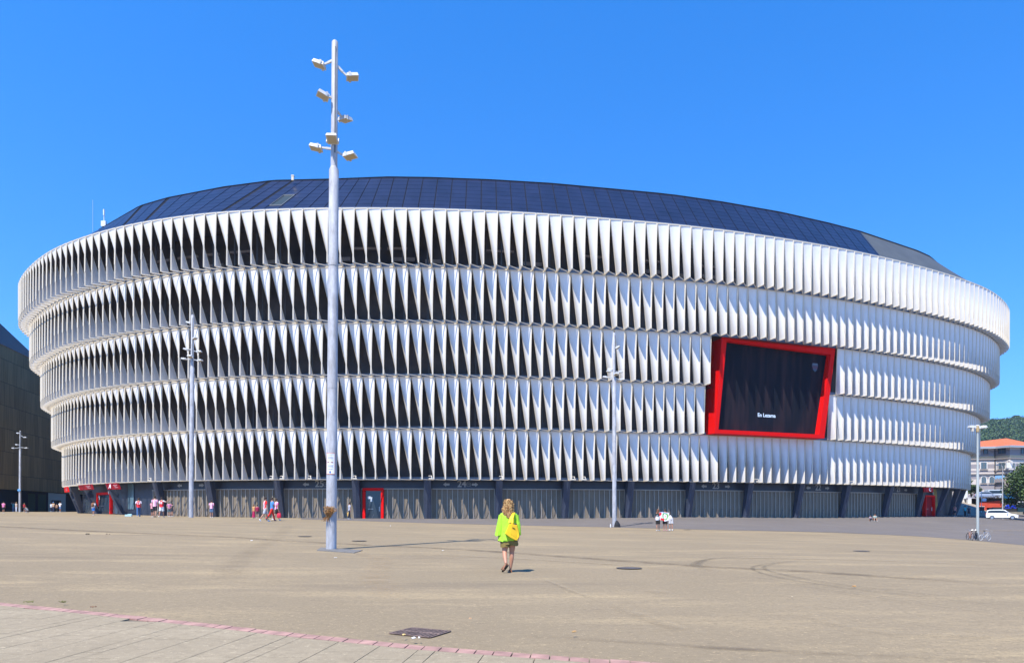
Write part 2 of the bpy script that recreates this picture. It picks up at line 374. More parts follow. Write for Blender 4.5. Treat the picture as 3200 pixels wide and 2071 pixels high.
# aerials
m_ = MB(); p = rin(s_at(205, .4)-3); q = ex(325, p.y-4, 700)
m_.tube([q, q+Vector((0, 0, 1.9))], .06, 6); m_.tube([q+Vector((0, 0, 1.1)), q+Vector((0, 0, 1.9))], .13, 6); m_.box(q, (.6, .4, .7)); m_.build('aerial', mat('aerial_white', (.7, .72, .75), .5), roof)
m_ = MB(); q = ex(290, p.y-4, 735); m_.tube([q, q+Vector((0, 0, 4.6))], .035, 6); m_.build('aerial', mat('aerial_pale', (.35, .5, .7), .5), roof)
m_ = MB(); q = ex(915, 80, 563); m_.box(q+Vector((0, 0, .2)), (.25, .25, .5)); m_.box(q+Vector((0, 0, .45)), (.3, .3, .12)); m_.build('vent', M_bar, roof)
# upper rim of roof
m_ = MB()
m_.grid([[rpt(s, 1)+Vector((0, -.1, .12)), rpt(s, 1)+Vector((0, .35, .12)), rpt(s, 1)+Vector((0, .35, -.3))] for s in np.linspace(pa[0, 0], pa[-1, 0], 240)])
m_.build('roof_rim', mat('grey_trim', (.3, .3, .3)), roof)

# ------------------------------------------------------------------ ground floor of the stadium
GI = 5*STEP+1.12           # inset of gate plane
GB = gz                    # ground height
M_gate = mat('taupe_gate_mesh', (.205, .165, .115), .9, 0, .12, .6)
M_rib = mat('gate_rib', (.34, .29, .23), .5, .3)
M_sign = mat('grey_lettering', (.34, .32, .28), .5)
M_red = mat('red_paint', (.74, .006, .005), .6, spec=.12)
M_dred = mat('dark_red_paint', (.30, .006, .012), .6, spec=.15)
M_white = mat('white_paint', (.85, .85, .85), .5)
M_glass = mat('dark_glass', (.03, .04, .05), .12)
M_teal = mat('teal_glass', (.10, .16, .18), .2)
gsL = s_at(222, GI)-18; gsR = s_at(2999, GI)+20
m_ = MB()
for s0, s1 in [(gsL, s_at(478, GI)), (s_at(2866, GI), gsR), (5, gsL), (gsR, tot[-1]-5)]:
    m_.grid([[at(s, GI+.06, -1), at(s, GI+.06, 5.0)] for s in np.arange(s0, s1+1, 1.0)])
m_.grid([[at(s, GI+.5, -1), at(s, GI+.5, 5.0)] for s in np.arange(s_at(470, GI), s_at(2870, GI)+1, 1.0)])
m_.grid([[at(s, GI-.05, 4.02), at(s, GI-.05, 4.99), at(s, GI+.5, 4.99)] for s in np.arange(s_at(478, GI), s_at(2866, GI)+1, 1.0)])
sb(m_, 'base_wall', M_navy)
colpx = [508, 668, 878, 1117, 1337, 1557, 1765, 1962, 2150, 2330, 2488, 2632, 2765, 2868]
gi_w = GI
for i in range(-1, len(colpx)-1):
    a = s_at(480, GI) if i < 0 else s_at(colpx[i], GI)+.45; b = s_at(colpx[i+1], GI)-.45
    m_ = MB(); m_.m = 0
    nx = max(3, int(round((b-a)/.62)))
    zz = []
    for j in range(nx*2+1):
        s = a+(b-a)*j/nx/2; zz.append(s)
    m_.grid([[at(s, GI+(.01 if q % 2 else 0), gz(*at(s, GI)[:2])-.1), at(s, GI+(.01 if q % 2 else 0), 4.0)] for q, s in enumerate(zz)])
    m_.m = 1
    for j in range(nx+1):
        s = a+(b-a)*j/nx; p = at(s, GI-.05); g = gz(p.x, p.y)
        m_.bar((p.x, p.y, g), (p.x, p.y, 4.0), .09, .08)
    m_.bar(at(a, GI-.14, 4.0), at((a+b)/2, GI-.14, 4.0), .16, .12); m_.bar(at((a+b)/2, GI-.14, 4.0), at(b, GI-.14, 4.0), .16, .12)
    m_.m = 2
    for j in range(0, nx, 2):
        s = a+(b-a)*(j+.9)/nx; g = gz(*at(s, GI)[:2]); m_.bar(at(s, GI-.10, g+1.0), at(s-.55, GI-.12, g+.02), .035, .035)
    sb(m_, 'gate', [M_gate, M_rib, mat('dark_brace', (.10, .10, .12), .5)])
def column(px, w0=.75, lean=1.25, skew=0.0):
    s = s_at(px, GI-.3); m_ = MB()
    g = gz(*at(s, GI-.3)[:2])-.05
    def pt(t, sx, z, dd): return at(s, GI-.1-lean*t-dd, z, sx+skew*(t-.5))
    for t0, t1 in ((0, 1),):
        zt, zb = 4.93, g
        bl = pt(0, -w0/2, zb, .25); br = pt(0, w0/2, zb, .25); tl_ = pt(1, -w0/2, zt, .1); tr = pt(1, w0/2, zt, .1)
        kb = pt(0, -w0*.15, zb, .42); kt = pt(1, w0*.1, zt, .2)
        ib = pt(0, -w0/2, zb, -.1); ibr = pt(0, w0/2, zb, -.1); it = pt(1, -w0/2, zt, -.7); itr = pt(1, w0/2, zt, -.7)
        m_.quad(bl, kb, kt, tl_); m_.quad(kb, br, tr, kt); m_.quad(ib, bl, tl_, it); m_.quad(br, ibr, itr, tr); m_.quad(ibr, ib, it, itr)
    sb(m_, 'column', mat('slate_column', (.045, .055, .08), .45, 0, .12, 2))
for px in colpx: column(px)
for px in (2968, ): column(px, .5, 1.6, -.6)
for px in (2930, 2990): column(px, .55, 1.6, .5)
for px in (232, 300, 375): column(px, .5, 1.6, -1.0)
for px in (258,): column(px, .4, 1.6, 1.2)
# gate numbers and arrows
def wall_text(body, px, z, size, m, nm='gate_number', wid=.02):
    s = s_at(px, GI); p = at(s, GI-.09, z)-OFFS
    return text(nm, body, size, m, stad, p, (R(90), 0, ang(s)), .01, wid)
def arrow(px, z, d):
    s = s_at(px, GI); m_ = MB(); q = lambda u, v: at(s, GI-.09, z+v, u*d)
    m_.quad(q(-.38, -.11), q(0, -.11), q(0, .11), q(-.38, .11)); m_.quad(q(0, -.24), q(.34, 0), q(0, .24)); sb(m_, 'direction_arrow', M_sign)
for num, px, ar in (('25', 999, (956, 1045)), ('24', 1443, (1394, 1485)), ('23', 2236, (2198, 2273)), ('22', 2555, (2524, 2584)), ('21', 2806, (2786, 2829))):
    wall_text(num, px, 4.53, 1.0, M_sign)
    for q, dd in zip(ar, (-1, 1)): arrow(q, 4.5, dd)
for q, dd in ((563, -1), (632, 1)): arrow(q, 4.5, dd)
for px in (1018, 1464):
    s = s_at(px, GI); m_ = MB()
    for a0, b0 in (((-.18, -.2), (.18, -.2)), ((.18, -.2), (.18, .2)), ((.18, .2), (-.18, .2)), ((-.18, .2), (-.18, -.2)), ((-.08, 0), (.1, 0))): m_.bar(at(s, GI-.1, 4.5+a0[1], a0[0]), at(s, GI-.1, 4.5+b0[1], b0[0]), .04, .03)
    sb(m_, 'lift_symbol', M_sign)
# doors
def door(pxa, pxb, h, leafm, framem=M_red, proud=.35, fw=.30, extra=True):
    sa_, sb_ = s_at(pxa, GI), s_at(pxb, GI); w_ = sb_-sa_; g = gz(*at((sa_+sb_)/2, GI)[:2])
    m_ = MB(); q = lambda u, v, dd: at(sa_+u, GI-dd, g+v)
    def fr(u0, u1, v0, v1, d0, d1):
        P_ = [q(u, v, d) for v in (v0, v1) for u, d in ((u0, d1), (u1, d1), (u1, d0), (u0, d0))]; n0 = len(m_.v); m_.v += [tuple(x) for x in P_]
        for f in ((0, 1, 5, 4), (1, 2, 6, 5), (2, 3, 7, 6), (3, 0, 4, 7), (4, 5, 6, 7), (3, 2, 1, 0)): m_.addf(tuple(n0+i for i in f))
    fr(0, fw, 0, h-fw, 0, proud); fr(w_-fw, w_, 0, h-fw, 0, proud); fr(0, w_, h-fw, h, 0, proud)
    f_ = sb(m_, 'door_frame', framem)
    m_ = MB(); m_.quad(q(fw, 0, .13), q(w_-fw, 0, .13), q(w_-fw, h-fw, .13), q(fw, h-fw, .13)); m_.build('door_leaf', leafm, f_)
    m_ = MB(); m_.bar(q(w_-fw-.2, .8, .17), q(w_-fw-.2, 1.3, .17), .05); m_.bar(q(fw+.3, 1.05, .16), q(w_*.5, 1.05, .16), .03); m_.build('door_handle', mat('chrome', (.6, .6, .6), .3, .8), f_)
    if extra:
        m_ = MB()
        for u, v, ww, hh in ((.45, 2.15, .35, .28), (.78, 1.85, .2, .5)): m_.quad(q(fw+u-.2, v, .15), q(fw+u-.2+ww, v, .15), q(fw+u-.2+ww, v+hh, .15), q(fw+u-.2, v+hh, .15))
        m_.build('door_notice', mat('paper', (.5, .55, .58), .7), f_)
door(1135, 1200, 3.35, M_glass)
door(308, 352, 2.75, M_glass, M_red, .3)
door(2882, 2911, 3.0, M_dred, M_red, .5, .22, False)
door(2990, 2999, 2.3, M_dred, M_dred, .4, .1, False)
# glass front and pane at left, yellow mural by the right entrance
m_ = MB(); a, b = s_at(400, GI), s_at(418, GI); m_.quad(at(a, GI-.02, 1.8), at(b, GI-.02, 1.8), at(b, GI-.02, 4.9), at(a, GI-.02, 4.9)); sb(m_, 'glass_pane', M_teal)
for pa_, pb_ in ((262, 290), (354, 368)):
    m_ = MB(); a, b = s_at(pa_, GI), s_at(pb_, GI); g = gz(*at(a, GI)[:2])
    for k in range(3):
        m_.quad(at(a+(b-a)*k/3+.04, GI-.02, g+.1), at(a+(b-a)*(k+1)/3-.04, GI-.02, g+.1), at(a+(b-a)*(k+1)/3-.04, GI-.02, g+2.6), at(a+(b-a)*k/3+.04, GI-.02, g+2.6))
    sb(m_, 'glass_doors', mat('grey_glass', (.07, .09, .10), .15))
m_ = MB(); a, b = s_at(2913, GI), s_at(2932, GI); g = gz(*at(a, GI)[:2]); m_.quad(at(a, GI-.03, g), at(b, GI-.03, g), at(b-1.0, GI-.03, 4.8), at(a+.6, GI-.03, 4.8))
mm = mat('yellow_mural', (.40, .29, .07), .7, 0, .6, .9); sb(m_, 'mural', mm)
m_ = MB()
for k in range(7): m_.quad(at(a+.05, GI-.06, g+.4+k*.55), at(a+.38, GI-.06, g+.4+k*.55), at(a+.38, GI-.06, g+.75+k*.55), at(a+.05, GI-.06, g+.75+k*.55))
sb(m_, 'poster_strip', mat('poster_grey', (.4, .42, .42), .6, 0, .5, 3))
# entrance signs
def esign(pxa, pxb, z0, z1, m, letter=None, lpos=.3, proud=2.1, lines=True, lm=M_white):
    I = GI-proud; a, b = s_at(pxa, I), s_at(pxb, I); m_ = MB(); sk = .35; I2 = I-.0
    q = lambda u, v, d=0: at(a+(b-a)*u+(sk*(1-v)), I-.10*v-d, z0+(z1-z0)*v)
    m_.grid([[q(0, 0), q(0, 1)], [q(.5, 0), q(.5, 1)], [q(1, 0), q(1, 1)]])
    m_.grid([[q(0, 0, -.12), q(0, 1, -.12)], [q(.5, 0, -.12), q(.5, 1, -.12)], [q(1, 0, -.12), q(1, 1, -.12)]])
    m_.quad(q(0, 0), q(0, 0, -.12), q(1, 0, -.12), q(1, 0)); m_.quad(q(0, 1), q(1, 1), q(1, 1, -.12), q(0, 1, -.12)); m_.quad(q(0, 0), q(0, 1), q(0, 1, -.12), q(0, 0, -.12)); m_.quad(q(1, 0), q(1, 0, -.12), q(1, 1, -.12), q(1, 1))
    o = sb(m_, 'entrance_sign', m)
    if letter:
        s_ = a+(b-a)*lpos; p = at(s_+.15, I-.10, (z0+z1)/2); t = text('sign_letter', letter, (z1-z0)*.98, lm, o, p, (R(84), 0, ang(s_)), .01, .02)
    if lines:
        m_ = MB()
        for v, u0, u1 in ((.62, .58, .9), (.42, .62, .8), (.25, .66, .9)): m_.quad(q(u0, v, .02), q(u1, v, .02), q(u1, v+.07, .02), q(u0, v+.07, .02))
        m_.build('sign_lines', mat('sign_pink', (.7, .35, .35), .6), o)
    return o
esign(178, 213, 4.15, 4.85, M_red)
esign(247, 288, 4.25, 4.9, M_dred, None)
esign(332, 371, 4.15, 4.9, M_dred, 'A', .34)
esign(2884, 2913, 4.2, 4.85, M_dred, 'C', .62, lines=False)
m_ = MB()   # little hanging plates over the entrance at A
for k in range(4):
    s = s_at(338+k*7, GI-.8); m_.quad(at(s, GI-.8, 3.7), at(s+.28, GI-.8, 3.7), at(s+.28, GI-.8, 4.05), at(s, GI-.8, 4.05))
sb(m_, 'info_plates', mat('plate_grey', (.4, .42, .42), .5))
# security cameras under the lowest tier
for px in (250, 470, 846, 878, 965, 1105, 1340, 1560, 1784, 1817, 2355, 2652):
    s = s_at(px, 5.0); m_ = MB(); p = at(s, 4.9, 4.95)
    m_.bar(p+Vector((0, -.1, .35)), p+Vector((.35, -.35, .35)), .06); m_.bar(p+Vector((.35, -.35, .35)), p+Vector((.35, -.45, .1)), .05)
    m_.box(p+Vector((.3, -.5, .05)), (.32, .16, .14), R(20)); m_.ell(p+Vector((.12, -.55, .03)), (.07, .07, .07), 8, 6)
    sb(m_, 'security_camera', M_bar)

# ------------------------------------------------------------------ video screen
TL, TR, BR, BL = (SC[k] for k in ('TL', 'TR', 'BR', 'BL'))
hd = (TR-TL); hd.z = 0; hd.normalize(); nrm = Vector((hd.y, -hd.x, 0))      # outward
M_dis = bpy.data.materials.new('led_display'); M_dis.use_nodes = True
t = M_dis.node_tree; b = t.nodes['Principled BSDF']; b.inputs['Roughness'].default_value = .6; b.inputs['Specular IOR Level'].default_value = .08; b.inputs['Base Color'].default_value = (.012, .014, .02, 1)
tc = t.nodes.new('ShaderNodeTexCoord'); mp = t.nodes.new('ShaderNodeMapping'); mp.inputs['Scale'].default_value = (1.1, 1.1, .12)
nz = t.nodes.new('ShaderNodeTexNoise'); nz.inputs['Scale'].default_value = 1.0; cr = t.nodes.new('ShaderNodeValToRGB')
cr.color_ramp.elements[0].position = .45; cr.color_ramp.elements[0].color = (.010, .012, .018, 1); cr.color_ramp.elements[1].position = .7; cr.color_ramp.elements[1].color = (.035, .022, .025, 1)
t.links.new(tc.outputs['Object'], mp.inputs[0]); t.links.new(mp.outputs[0], nz.inputs['Vector']); t.links.new(nz.outputs['Fac'], cr.inputs[0]); t.links.new(cr.outputs[0], b.inputs['Base Color'])
def lerpq(u, v, d=0):
    a = TL.lerp(TR, u); c = BL.lerp(BR, u); return c.lerp(a, v)+nrm*d
m_ = MB(); fr_ = 2.2
oq = [(0, 0), (1, 0), (1, 1), (0, 1)]; iq = [(.028, .040), (.945, .040), (.965, .925), (.042, .965)]
for k in range(4):
    k2 = (k+1) % 4; m_.quad(lerpq(*oq[k]), lerpq(*oq[k2]), lerpq(*iq[k2]), lerpq(*iq[k]))      # front face
    m_.quad(lerpq(*oq[k], -fr_), lerpq(*oq[k2], -fr_), lerpq(*oq[k2]), lerpq(*oq[k]))            # outer side
    m_.quad(lerpq(*iq[k]), lerpq(*iq[k2]), lerpq(*iq[k2], -.75), lerpq(*iq[k], -.75))            # inner reveal
m_.quad(*[lerpq(*o, -fr_) for o in oq][::-1])
scrn = sb(m_, 'video_screen', M_red)
m_ = MB(); m_.quad(*[lerpq(*i_, -.72) for i_ in iq]); m_.build('display', M_dis, scrn)
yaw = math.atan2(hd.y, hd.x)
M_lit = mat('lit_text', (.5, .6, .7), .5, emit=((.55, .68, .8), .3))
text('caption', 'En Lezama', .60, M_lit, scrn, lerpq(.475, .225, -.70), (R(90), R(0), yaw), .005, .012)
m_ = MB(); cc = lerpq(.87, .79, -.70)
sh = lambda u, v, d=0: cc+hd*u+Vector((0, 0, v))+nrm*d
m_.quad(sh(-.45, .15), sh(-.3, -.35), sh(0, -.62), sh(.3, -.35), sh(.45, .15), sh(.42, .5), sh(-.42, .5))
m_.m = 1
for u in (-.28, 0, .28): m_.quad(sh(u-.06, -.25, .01), sh(u+.06, -.25, .01), sh(u+.06, .12, .01), sh(u-.06, .12, .01))
m_.m = 2; m_.quad(sh(-.36, .2, .01), sh(.36, .2, .01), sh(.36, .42, .01), sh(-.36, .42, .01))
m_.build('crest', [mat('crest_blue', (.06, .09, .13), .5), mat('crest_red', (.2, .03, .04), .5), mat('crest_pale', (.12, .16, .2), .5)], scrn)

# ------------------------------------------------------------------ grey asphalt apron beside the stadium
edge = [(930, 1621.5), (973, 1622.5), (1100, 1626), (1350, 1634), (1636, 1641), (1905, 1647), (2140, 1652.5), (2400, 1658.5), (2602, 1663), (2850, 1674), (2950, 1681), (3064, 1690), (3200, 1703), (3400, 1725)]
m_ = MB(); m_.smooth = True; rows = []
for px in np.arange(940, 3400, 12):
    py = np.interp(px, [e[0] for e in edge], [e[1] for e in edge]); a = hit(px, py, 40)
    if px < 2996: b = at(s_at(px, GI), GI+.3)
    else: f_ = (px-2996)/404; b = Vector(((px-1600)/F*(136), 136, 0)) if px > 3040 else at(s_at(2996, GI), GI+.3).lerp(Vector(((3040-1600)/F*136, 136, 0)), min(1, (px-2996)/44))
    row = []
    for i in range(31):
        x = a.x+(b.x-a.x)*i/30; y = a.y+(b.y-a.y)*i/30; row.append((x, y, gz(x, y)+.012))
    rows.append(row)
m_.grid([[r[i] for r in rows] for i in range(31)])
tag(m_.build('road', M_road), kind='structure')

# ribbons on the ground: stains, tyre marks and dust, each a thin sheet
def stain_mat(name, col, a, sc_=1.2):
    m = bpy.data.materials.new(name); m.use_nodes = True; t = m.node_tree; b = t.nodes['Principled BSDF']; b.inputs['Base Color'].default_value = (*col, 1); b.inputs['Roughness'].default_value = .95; b.inputs['Specular IOR Level'].default_value = .1
    tc = t.nodes.new('ShaderNodeTexCoord'); nn = t.nodes.new('ShaderNodeTexNoise'); nn.inputs['Scale'].default_value = sc_; nn.inputs['Detail'].default_value = 8; nn.inputs['Roughness'].default_value = .75
    at_ = t.nodes.new('ShaderNodeAttribute'); at_.attribute_name = 'edge'
    mr = t.nodes.new('ShaderNodeMapRange'); mr.inputs[1].default_value = .38; mr.inputs[2].default_value = .66; mr.inputs[3].default_value = .02; mr.inputs[4].default_value = a
    mu = t.nodes.new('ShaderNodeMath'); mu.operation = 'MULTIPLY'
    t.links.new(tc.outputs['Object'], nn.inputs['Vector']); t.links.new(nn.outputs['Fac'], mr.inputs[0]); t.links.new(mr.outputs[0], mu.inputs[0]); t.links.new(at_.outputs['Fac'], mu.inputs[1]); t.links.new(mu.outputs[0], b.inputs['Alpha'])
    return m
def ribbon(name, pxs, width, m, lift=.006):
    P_ = [hit(*p) for p in pxs]; dense = []
    for i in range(len(P_)-1):
        p0 = P_[max(i-1, 0)]; p1 = P_[i]; p2 = P_[i+1]; p3 = P_[min(i+2, len(P_)-1)]; nseg = max(3, int((p2-p1).length/.5)); nseg = min(nseg, 40)
        for k in range(nseg):
            t_ = k/nseg; dense.append(.5*((2*p1)+(p2-p0)*t_+(2*p0-5*p1+4*p2-p3)*t_*t_+(-p0+3*p1-3*p2+p3)*t_**3))
    dense.append(P_[-1]); rows = []; ev = []
    for i, p in enumerate(dense):
        d = dense[min(i+1, len(dense)-1)]-dense[max(i-1, 0)]; d.z = 0; d.normalize(); nn = Vector((-d.y, d.x, 0)); row = []
        e = min(1, i/6, (len(dense)-1-i)/6)
        for k, u in enumerate((-1, -.5, 0, .5, 1)):
            q = p+nn*u*width/2; row.append((q.x, q.y, gz(q.x, q.y)+lift)); ev.append(e*(0, .8, 1, .8, 0)[k])
        rows.append(row)
    b_ = MB(); b_.smooth = True; b_.grid(rows); o = b_.build(name, m); a_ = o.data.attributes.new('edge', 'FLOAT', 'POINT'); a_.data.foreach_set('value', ev); tag(o, kind='structure'); return o
M_dk = stain_mat('dark_stain', (.13, .10, .075), .55); M_ty = stain_mat('tyre_rubber', (.08, .07, .06), .5, 3); M_du = stain_mat('cream_dust', (.40, .31, .19), .5, 2.2)
ribbon('asphalt_stain', [(-200, 1638), (0, 1645), (340, 1662), (700, 1677), (900, 1690), (1350, 1712), (1600, 1727), (2158, 1767), (2541, 1787), (3200, 1831)], .85, M_dk, .014)
ribbon('asphalt_stain', [(905, 1640), (860, 1680), (790, 1720), (740, 1760), (690, 1820)], .9, stain_mat('faint_stain', (.13, .10, .075), .13), .010)
ribbon('asphalt_stain', [(1600, 1985), (1950, 2006), (2300, 2030), (2700, 2050), (3200, 2068)], .22, M_dk, .012)
for o_ in (0, 9): ribbon('tyre_mark', [(2350+o_, 1738), (2215+o_, 1747), (2165+o_*2, 1765+o_*.3), (2215+o_*3, 1784+o_*.2)], .22, M_ty, .018+o_*.001)
for o_ in (0, 1): ribbon('tyre_mark', [(2520+o_*22, 1748), (2393+o_*24, 1763), (2350+o_*36, 1776), (2407+o_*38, 1799-o_*4), (2575+o_*20, 1829-o_*5), (2877, 1866-o_*9), (3300, 1910-o_*10)], .14, M_ty, .02+o_*.004)
for o_ in (0, 1): ribbon('tyre_mark', [(2272, 1800-o_*7), (2420, 1822-o_*7), (2608, 1850-o_*7), (2945, 1902-o_*7), (3250, 1935-o_*7)], .10, stain_mat('tyre_faint', (.09, .08, .07), .35, 3), .026+o_*.003)
ribbon('dust_streak', [(1135, 1724), (1500, 1740), (1900, 1763), (2200, 1790)], .32, M_du, .030)
ribbon('dust_streak', [(1090, 1722), (1190, 1748), (1175, 1800), (1230, 1880)], .75, stain_mat('soft_dust', (.42, .31, .19), .32, 1.5), .033)
ribbon('dust_streak', [(1900, 1885), (2000, 1925), (2110, 1965), (2210, 1990)], .30, M_du, .036)
ribbon('dust_streak', [(1640, 1800), (1720, 1820), (1800, 1855), (1900, 1880)], .14, M_du, .039)
ribbon('dust_streak', [(2450, 1910), (2700, 1975), (3000, 1990), (3300, 2000)], .25, M_du, .042)
ribbon('dust_streak', [(2020, 1845), (2060, 1852), (2100, 1858)], .4, M_du, .045)
ribbon('dust_streak', [(3030, 1662), (3080, 1659), (3200, 1657), (3330, 1657)], 1.0, M_du, .03)
ribbon('dust_streak', [(3050, 1661), (3110, 1667), (3200, 1673), (3330, 1680)], .8, M_du, .034)
ribbon('dust_streak', [(2100, 1743), (2500, 1746), (2900, 1757), (3300, 1776)], .5, M_du, .038)

# ------------------------------------------------------------------ foreground paving and kerb
kb = [(-13.5, 14.6), (-8.08, 11.62), (-6.04, 10.6), (-4.26, 9.66), (-2.53, 8.69), (-.965, 7.87), (0, 7.5), (.82, 7.16), (1.56, 6.92), (3.2, 6.4), (6, 5.6)]
th = R(-5.96)
def uv(x, y): return (x*math.cos(th)+y*math.sin(th), -x*math.sin(th)+y*math.cos(th))
def xy(u, v): return (u*math.cos(th)-v*math.sin(th), u*math.sin(th)+v*math.cos(th))
kb = [(x_*.957, y_*.957) for x_, y_ in kb]; ku = [uv(*p) for p in kb]; KU = [p[0] for p in ku]; KV = [p[1] for p in ku]
vk = lambda u: float(np.interp(u, KU, KV))
kjj = 0; m_ = MB(); u = -9.6; cw = [.50, .50, .44, .18]; k = 0
base_rows = []
while u < 3.5:
    w_ = cw[k % 4]; k += 1; u1 = u+w_; g_ = .008; v = -3.0+random.random()*.9
    while v < 14:
        Lh = 1.05; v1 = v+Lh; ka, kb_ = vk(u+g_/2)-.225, vk(u1-g_/2)-.225
        if v < min(ka, kb_)-.03:
            q = [(u+g_/2, v+.004), (u1-g_/2, v+.004), (u1-g_/2, min(v1-.004, kb_)), (u+g_/2, min(v1-.004, ka))]
            zz_ = .062+random.random()*.002; pts_ = [(*xy(*p), 0) for p in q]; top_ = [(p[0], p[1], gz(p[0], p[1])+zz_) for p in pts_]; bot = [(p[0], p[1], p[2]-.03) for p in top_]
            m_.quad(*top_)
            for i in range(4): m_.quad(bot[i], bot[(i+1) % 4], top_[(i+1) % 4], top_[i])
        v = v1
    u = u1
slo = tag(m_.build('pavement', M_slab), kind='structure')
m_ = MB(); pr = []
for uu in np.arange(-10, 4.2, .5): pr.append([(*xy(uu, vk(uu)-.02), gz(*xy(uu, vk(uu)))+.045), (*xy(uu, -3.5), gz(*xy(uu, -3.5))+.045)])
m_.grid(pr); tag(m_.build('pavement_joints', mat('joint_dirt', (.13, .105, .07), .9, 0, .4, 4)), kind='structure')
m_ = MB(); m_.m = 0; uu = -9.8
while uu < 4:
    u1 = uu+.185; a0 = vk(uu+.006); a1 = vk(u1-.006); zz_ = .058+random.random()*.006
    q = [(uu+.006, a0-.21), (u1-.006, a1-.21), (u1-.006, a1), (uu+.006, a0)]; top_ = [(*xy(*p), gz(*xy(*p))+zz_) for p in q]; bot = [(p[0], p[1], p[2]-.09) for p in top_]
    m_.quad(*top_)
    for i in range(4): m_.quad(bot[i], bot[(i+1) % 4], top_[(i+1) % 4], top_[i])
    uu = u1
tag(m_.build('kerb', mat('pink_brick', (.36, .205, .16), .8, 0, .3, 5, .3)), kind='structure')

# ------------------------------------------------------------------ lamp masts
M_galv = bpy.data.materials.new('galvanised_steel'); M_galv.use_nodes = True
t = M_galv.node_tree; b = t.nodes['Principled BSDF']; b.inputs['Metallic'].default_value = 0; b.inputs['Roughness'].default_value = .6
tc = t.nodes.new('ShaderNodeTexCoord'); mp = t.nodes.new('ShaderNodeMapping'); mp.inputs['Scale'].default_value = (3, 3, .8); nz = t.nodes.new('ShaderNodeTexNoise'); nz.inputs['Scale'].default_value = 1.6; nz.inputs['Detail'].default_value = 8; nz.inputs['Roughness'].default_value = .7
cr = t.nodes.new('ShaderNodeValToRGB'); e = cr.color_ramp.elements; e[0].position = .36; e[0].color = (.30, .29, .28, 1); e[1].position = .52; e[1].color = (.40, .40, .41, 1); x = e.new(.66); x.color = (.52, .52, .53, 1)
t.links.new(tc.outputs['Object'], mp.inputs[0]); t.links.new(mp.outputs[0], nz.inputs['Vector']); t.links.new(nz.outputs['Fac'], cr.inputs[0]); t.links.new(cr.outputs[0], b.inputs['Base Color'])
M_lampw = mat('lamp_housing_white', (.52, .52, .50), .5); M_lens = mat('lamp_lens_cream', (.42, .35, .22), .3); M_slot = mat('dark_slot', (.10, .11, .12), .5)
def floodlight(parent, p0, ang_, arm, sz=(.44, .39, .12), tilt=22, droop=0.0, up=.0):
    """p0: on the mast; ang_ azimuth of the arm; arm: length"""
    d = Vector((math.cos(ang_), math.sin(ang_), 0)); m_ = MB()
    p1 = p0+d*arm*.55+Vector((0, 0, -droop*.6)); p2 = p0+d*arm+Vector((0, 0, -droop))
    m_.m = 0; m_.bar(p0, p1, .07, .07); m_.bar(p1, p2, .05, .06)
    c = p2+d*sz[0]*.42
    M = Matrix.Rotation(ang_, 3, 'Z') @ Matrix.Rotation(R(-tilt), 3, 'Y')
    def bx(o, dd):
        n0 = len(m_.v)
        for z in (-.5, .5):
            k_ = 1.0 if z < 0 else .86
            for x_, y_ in ((-.5, -.5), (.5, -.5), (.5, .5), (-.5, .5)): m_.v.append(tuple(c+M @ (Vector(o)+Vector((x_*dd[0]*k_, y_*dd[1]*k_, z*dd[2])))))
        for f in ((3, 2, 1, 0), (4, 5, 6, 7), (0, 1, 5, 4), (1, 2, 6, 5), (2, 3, 7, 6), (3, 0, 4, 7)): m_.addf(tuple(n0+i for i in f))
    bx((0, 0, .0), sz); bx((-.05, 0, sz[2]*.62), (sz[0]*.5, sz[1]*.6, .04))
    for yy in (-.5, .5): bx((-sz[0]*.2, yy*(sz[1]+.03), -.01), (.08, .03, .16))
    o = m_.build('floodlight', M_lampw, parent)
    m_ = MB(); n_ = -1
    q = lambda x_, y_: c+M @ Vector((x_*sz[0], y_*sz[1], -sz[2]/2-.004)); m_.quad(q(-.40, -.38), q(-.40, .38), q(.42, .38), q(.42, -.38)); m_.build('lens', M_lens, o)
    return o
def mast(name, base, H, step, lean, heads, label, group, r0=.185, r1=.12, wsc=1.0):
    t_ = empty(name, base); t_.rotation_euler = (0, lean, 0); tag(t_, label, 'lamp post', group)
    m_ = MB(); m_.smooth = True
    m_.tube([(0, 0, -.05), (0, 0, step-.12), (0, 0, step)], [r0*1.02, r0*.93, r1*1.03], 28)
    m_.smooth = False
    for zz_ in (step*.42, step*.74): m_.tube([(0, 0, zz_), (0, 0, zz_+.03)], r0*1.0, 24)
    m_.build('mast_lower', M_galv, t_)
    m_ = MB(); m_.smooth = True; m_.tube([(0, 0, step-.02), (0, 0, H-.05), (0, 0, H)], [r1, r1*.92, r1*.6], 24); m_.smooth = False; up_ = m_.build('mast_upper', M_galv, t_)
    m_ = MB(); m_.box((r1*.45, -r1*.86, (step+H)/2+.1), (.045, .03, (H-step)*.84)); m_.build('cable_slot', M_slot, up_)
    for z, az, arm, tilt, droop in heads:
        a = R(az); floodlight(t_, Vector((math.cos(a)*r1*.8, math.sin(a)*r1*.8, z)), a, arm*wsc, tilt=tilt*.65, droop=droop)
    return t_
def zat(py, D): return HC+(HZ-py)*D/F
D1 = hit(1035, 1716, 20, 40).y; B1 = hit(1035, 1716, 20, 40); z0 = B1.z
zz = lambda py: zat(py, D1)-z0
H1 = [(zz(190), 178, .28, 28, .12), (zz(206), 14, .34, 14, .30), (zz(308), 205, .12, 28, -.02), (zz(340), 62, .30, 18, .10), (zz(448), 272, .06, 26, 0), (zz(466), 182, .36, 16, -.04), (zz(474), -12, .34, 14, .20)]
big_m = mast('lamp_mast', B1, zz(128), zz(522), R(.42), H1, 'tall near lamp post with seven floodlights, a notice and dried flowers tied on it', None)
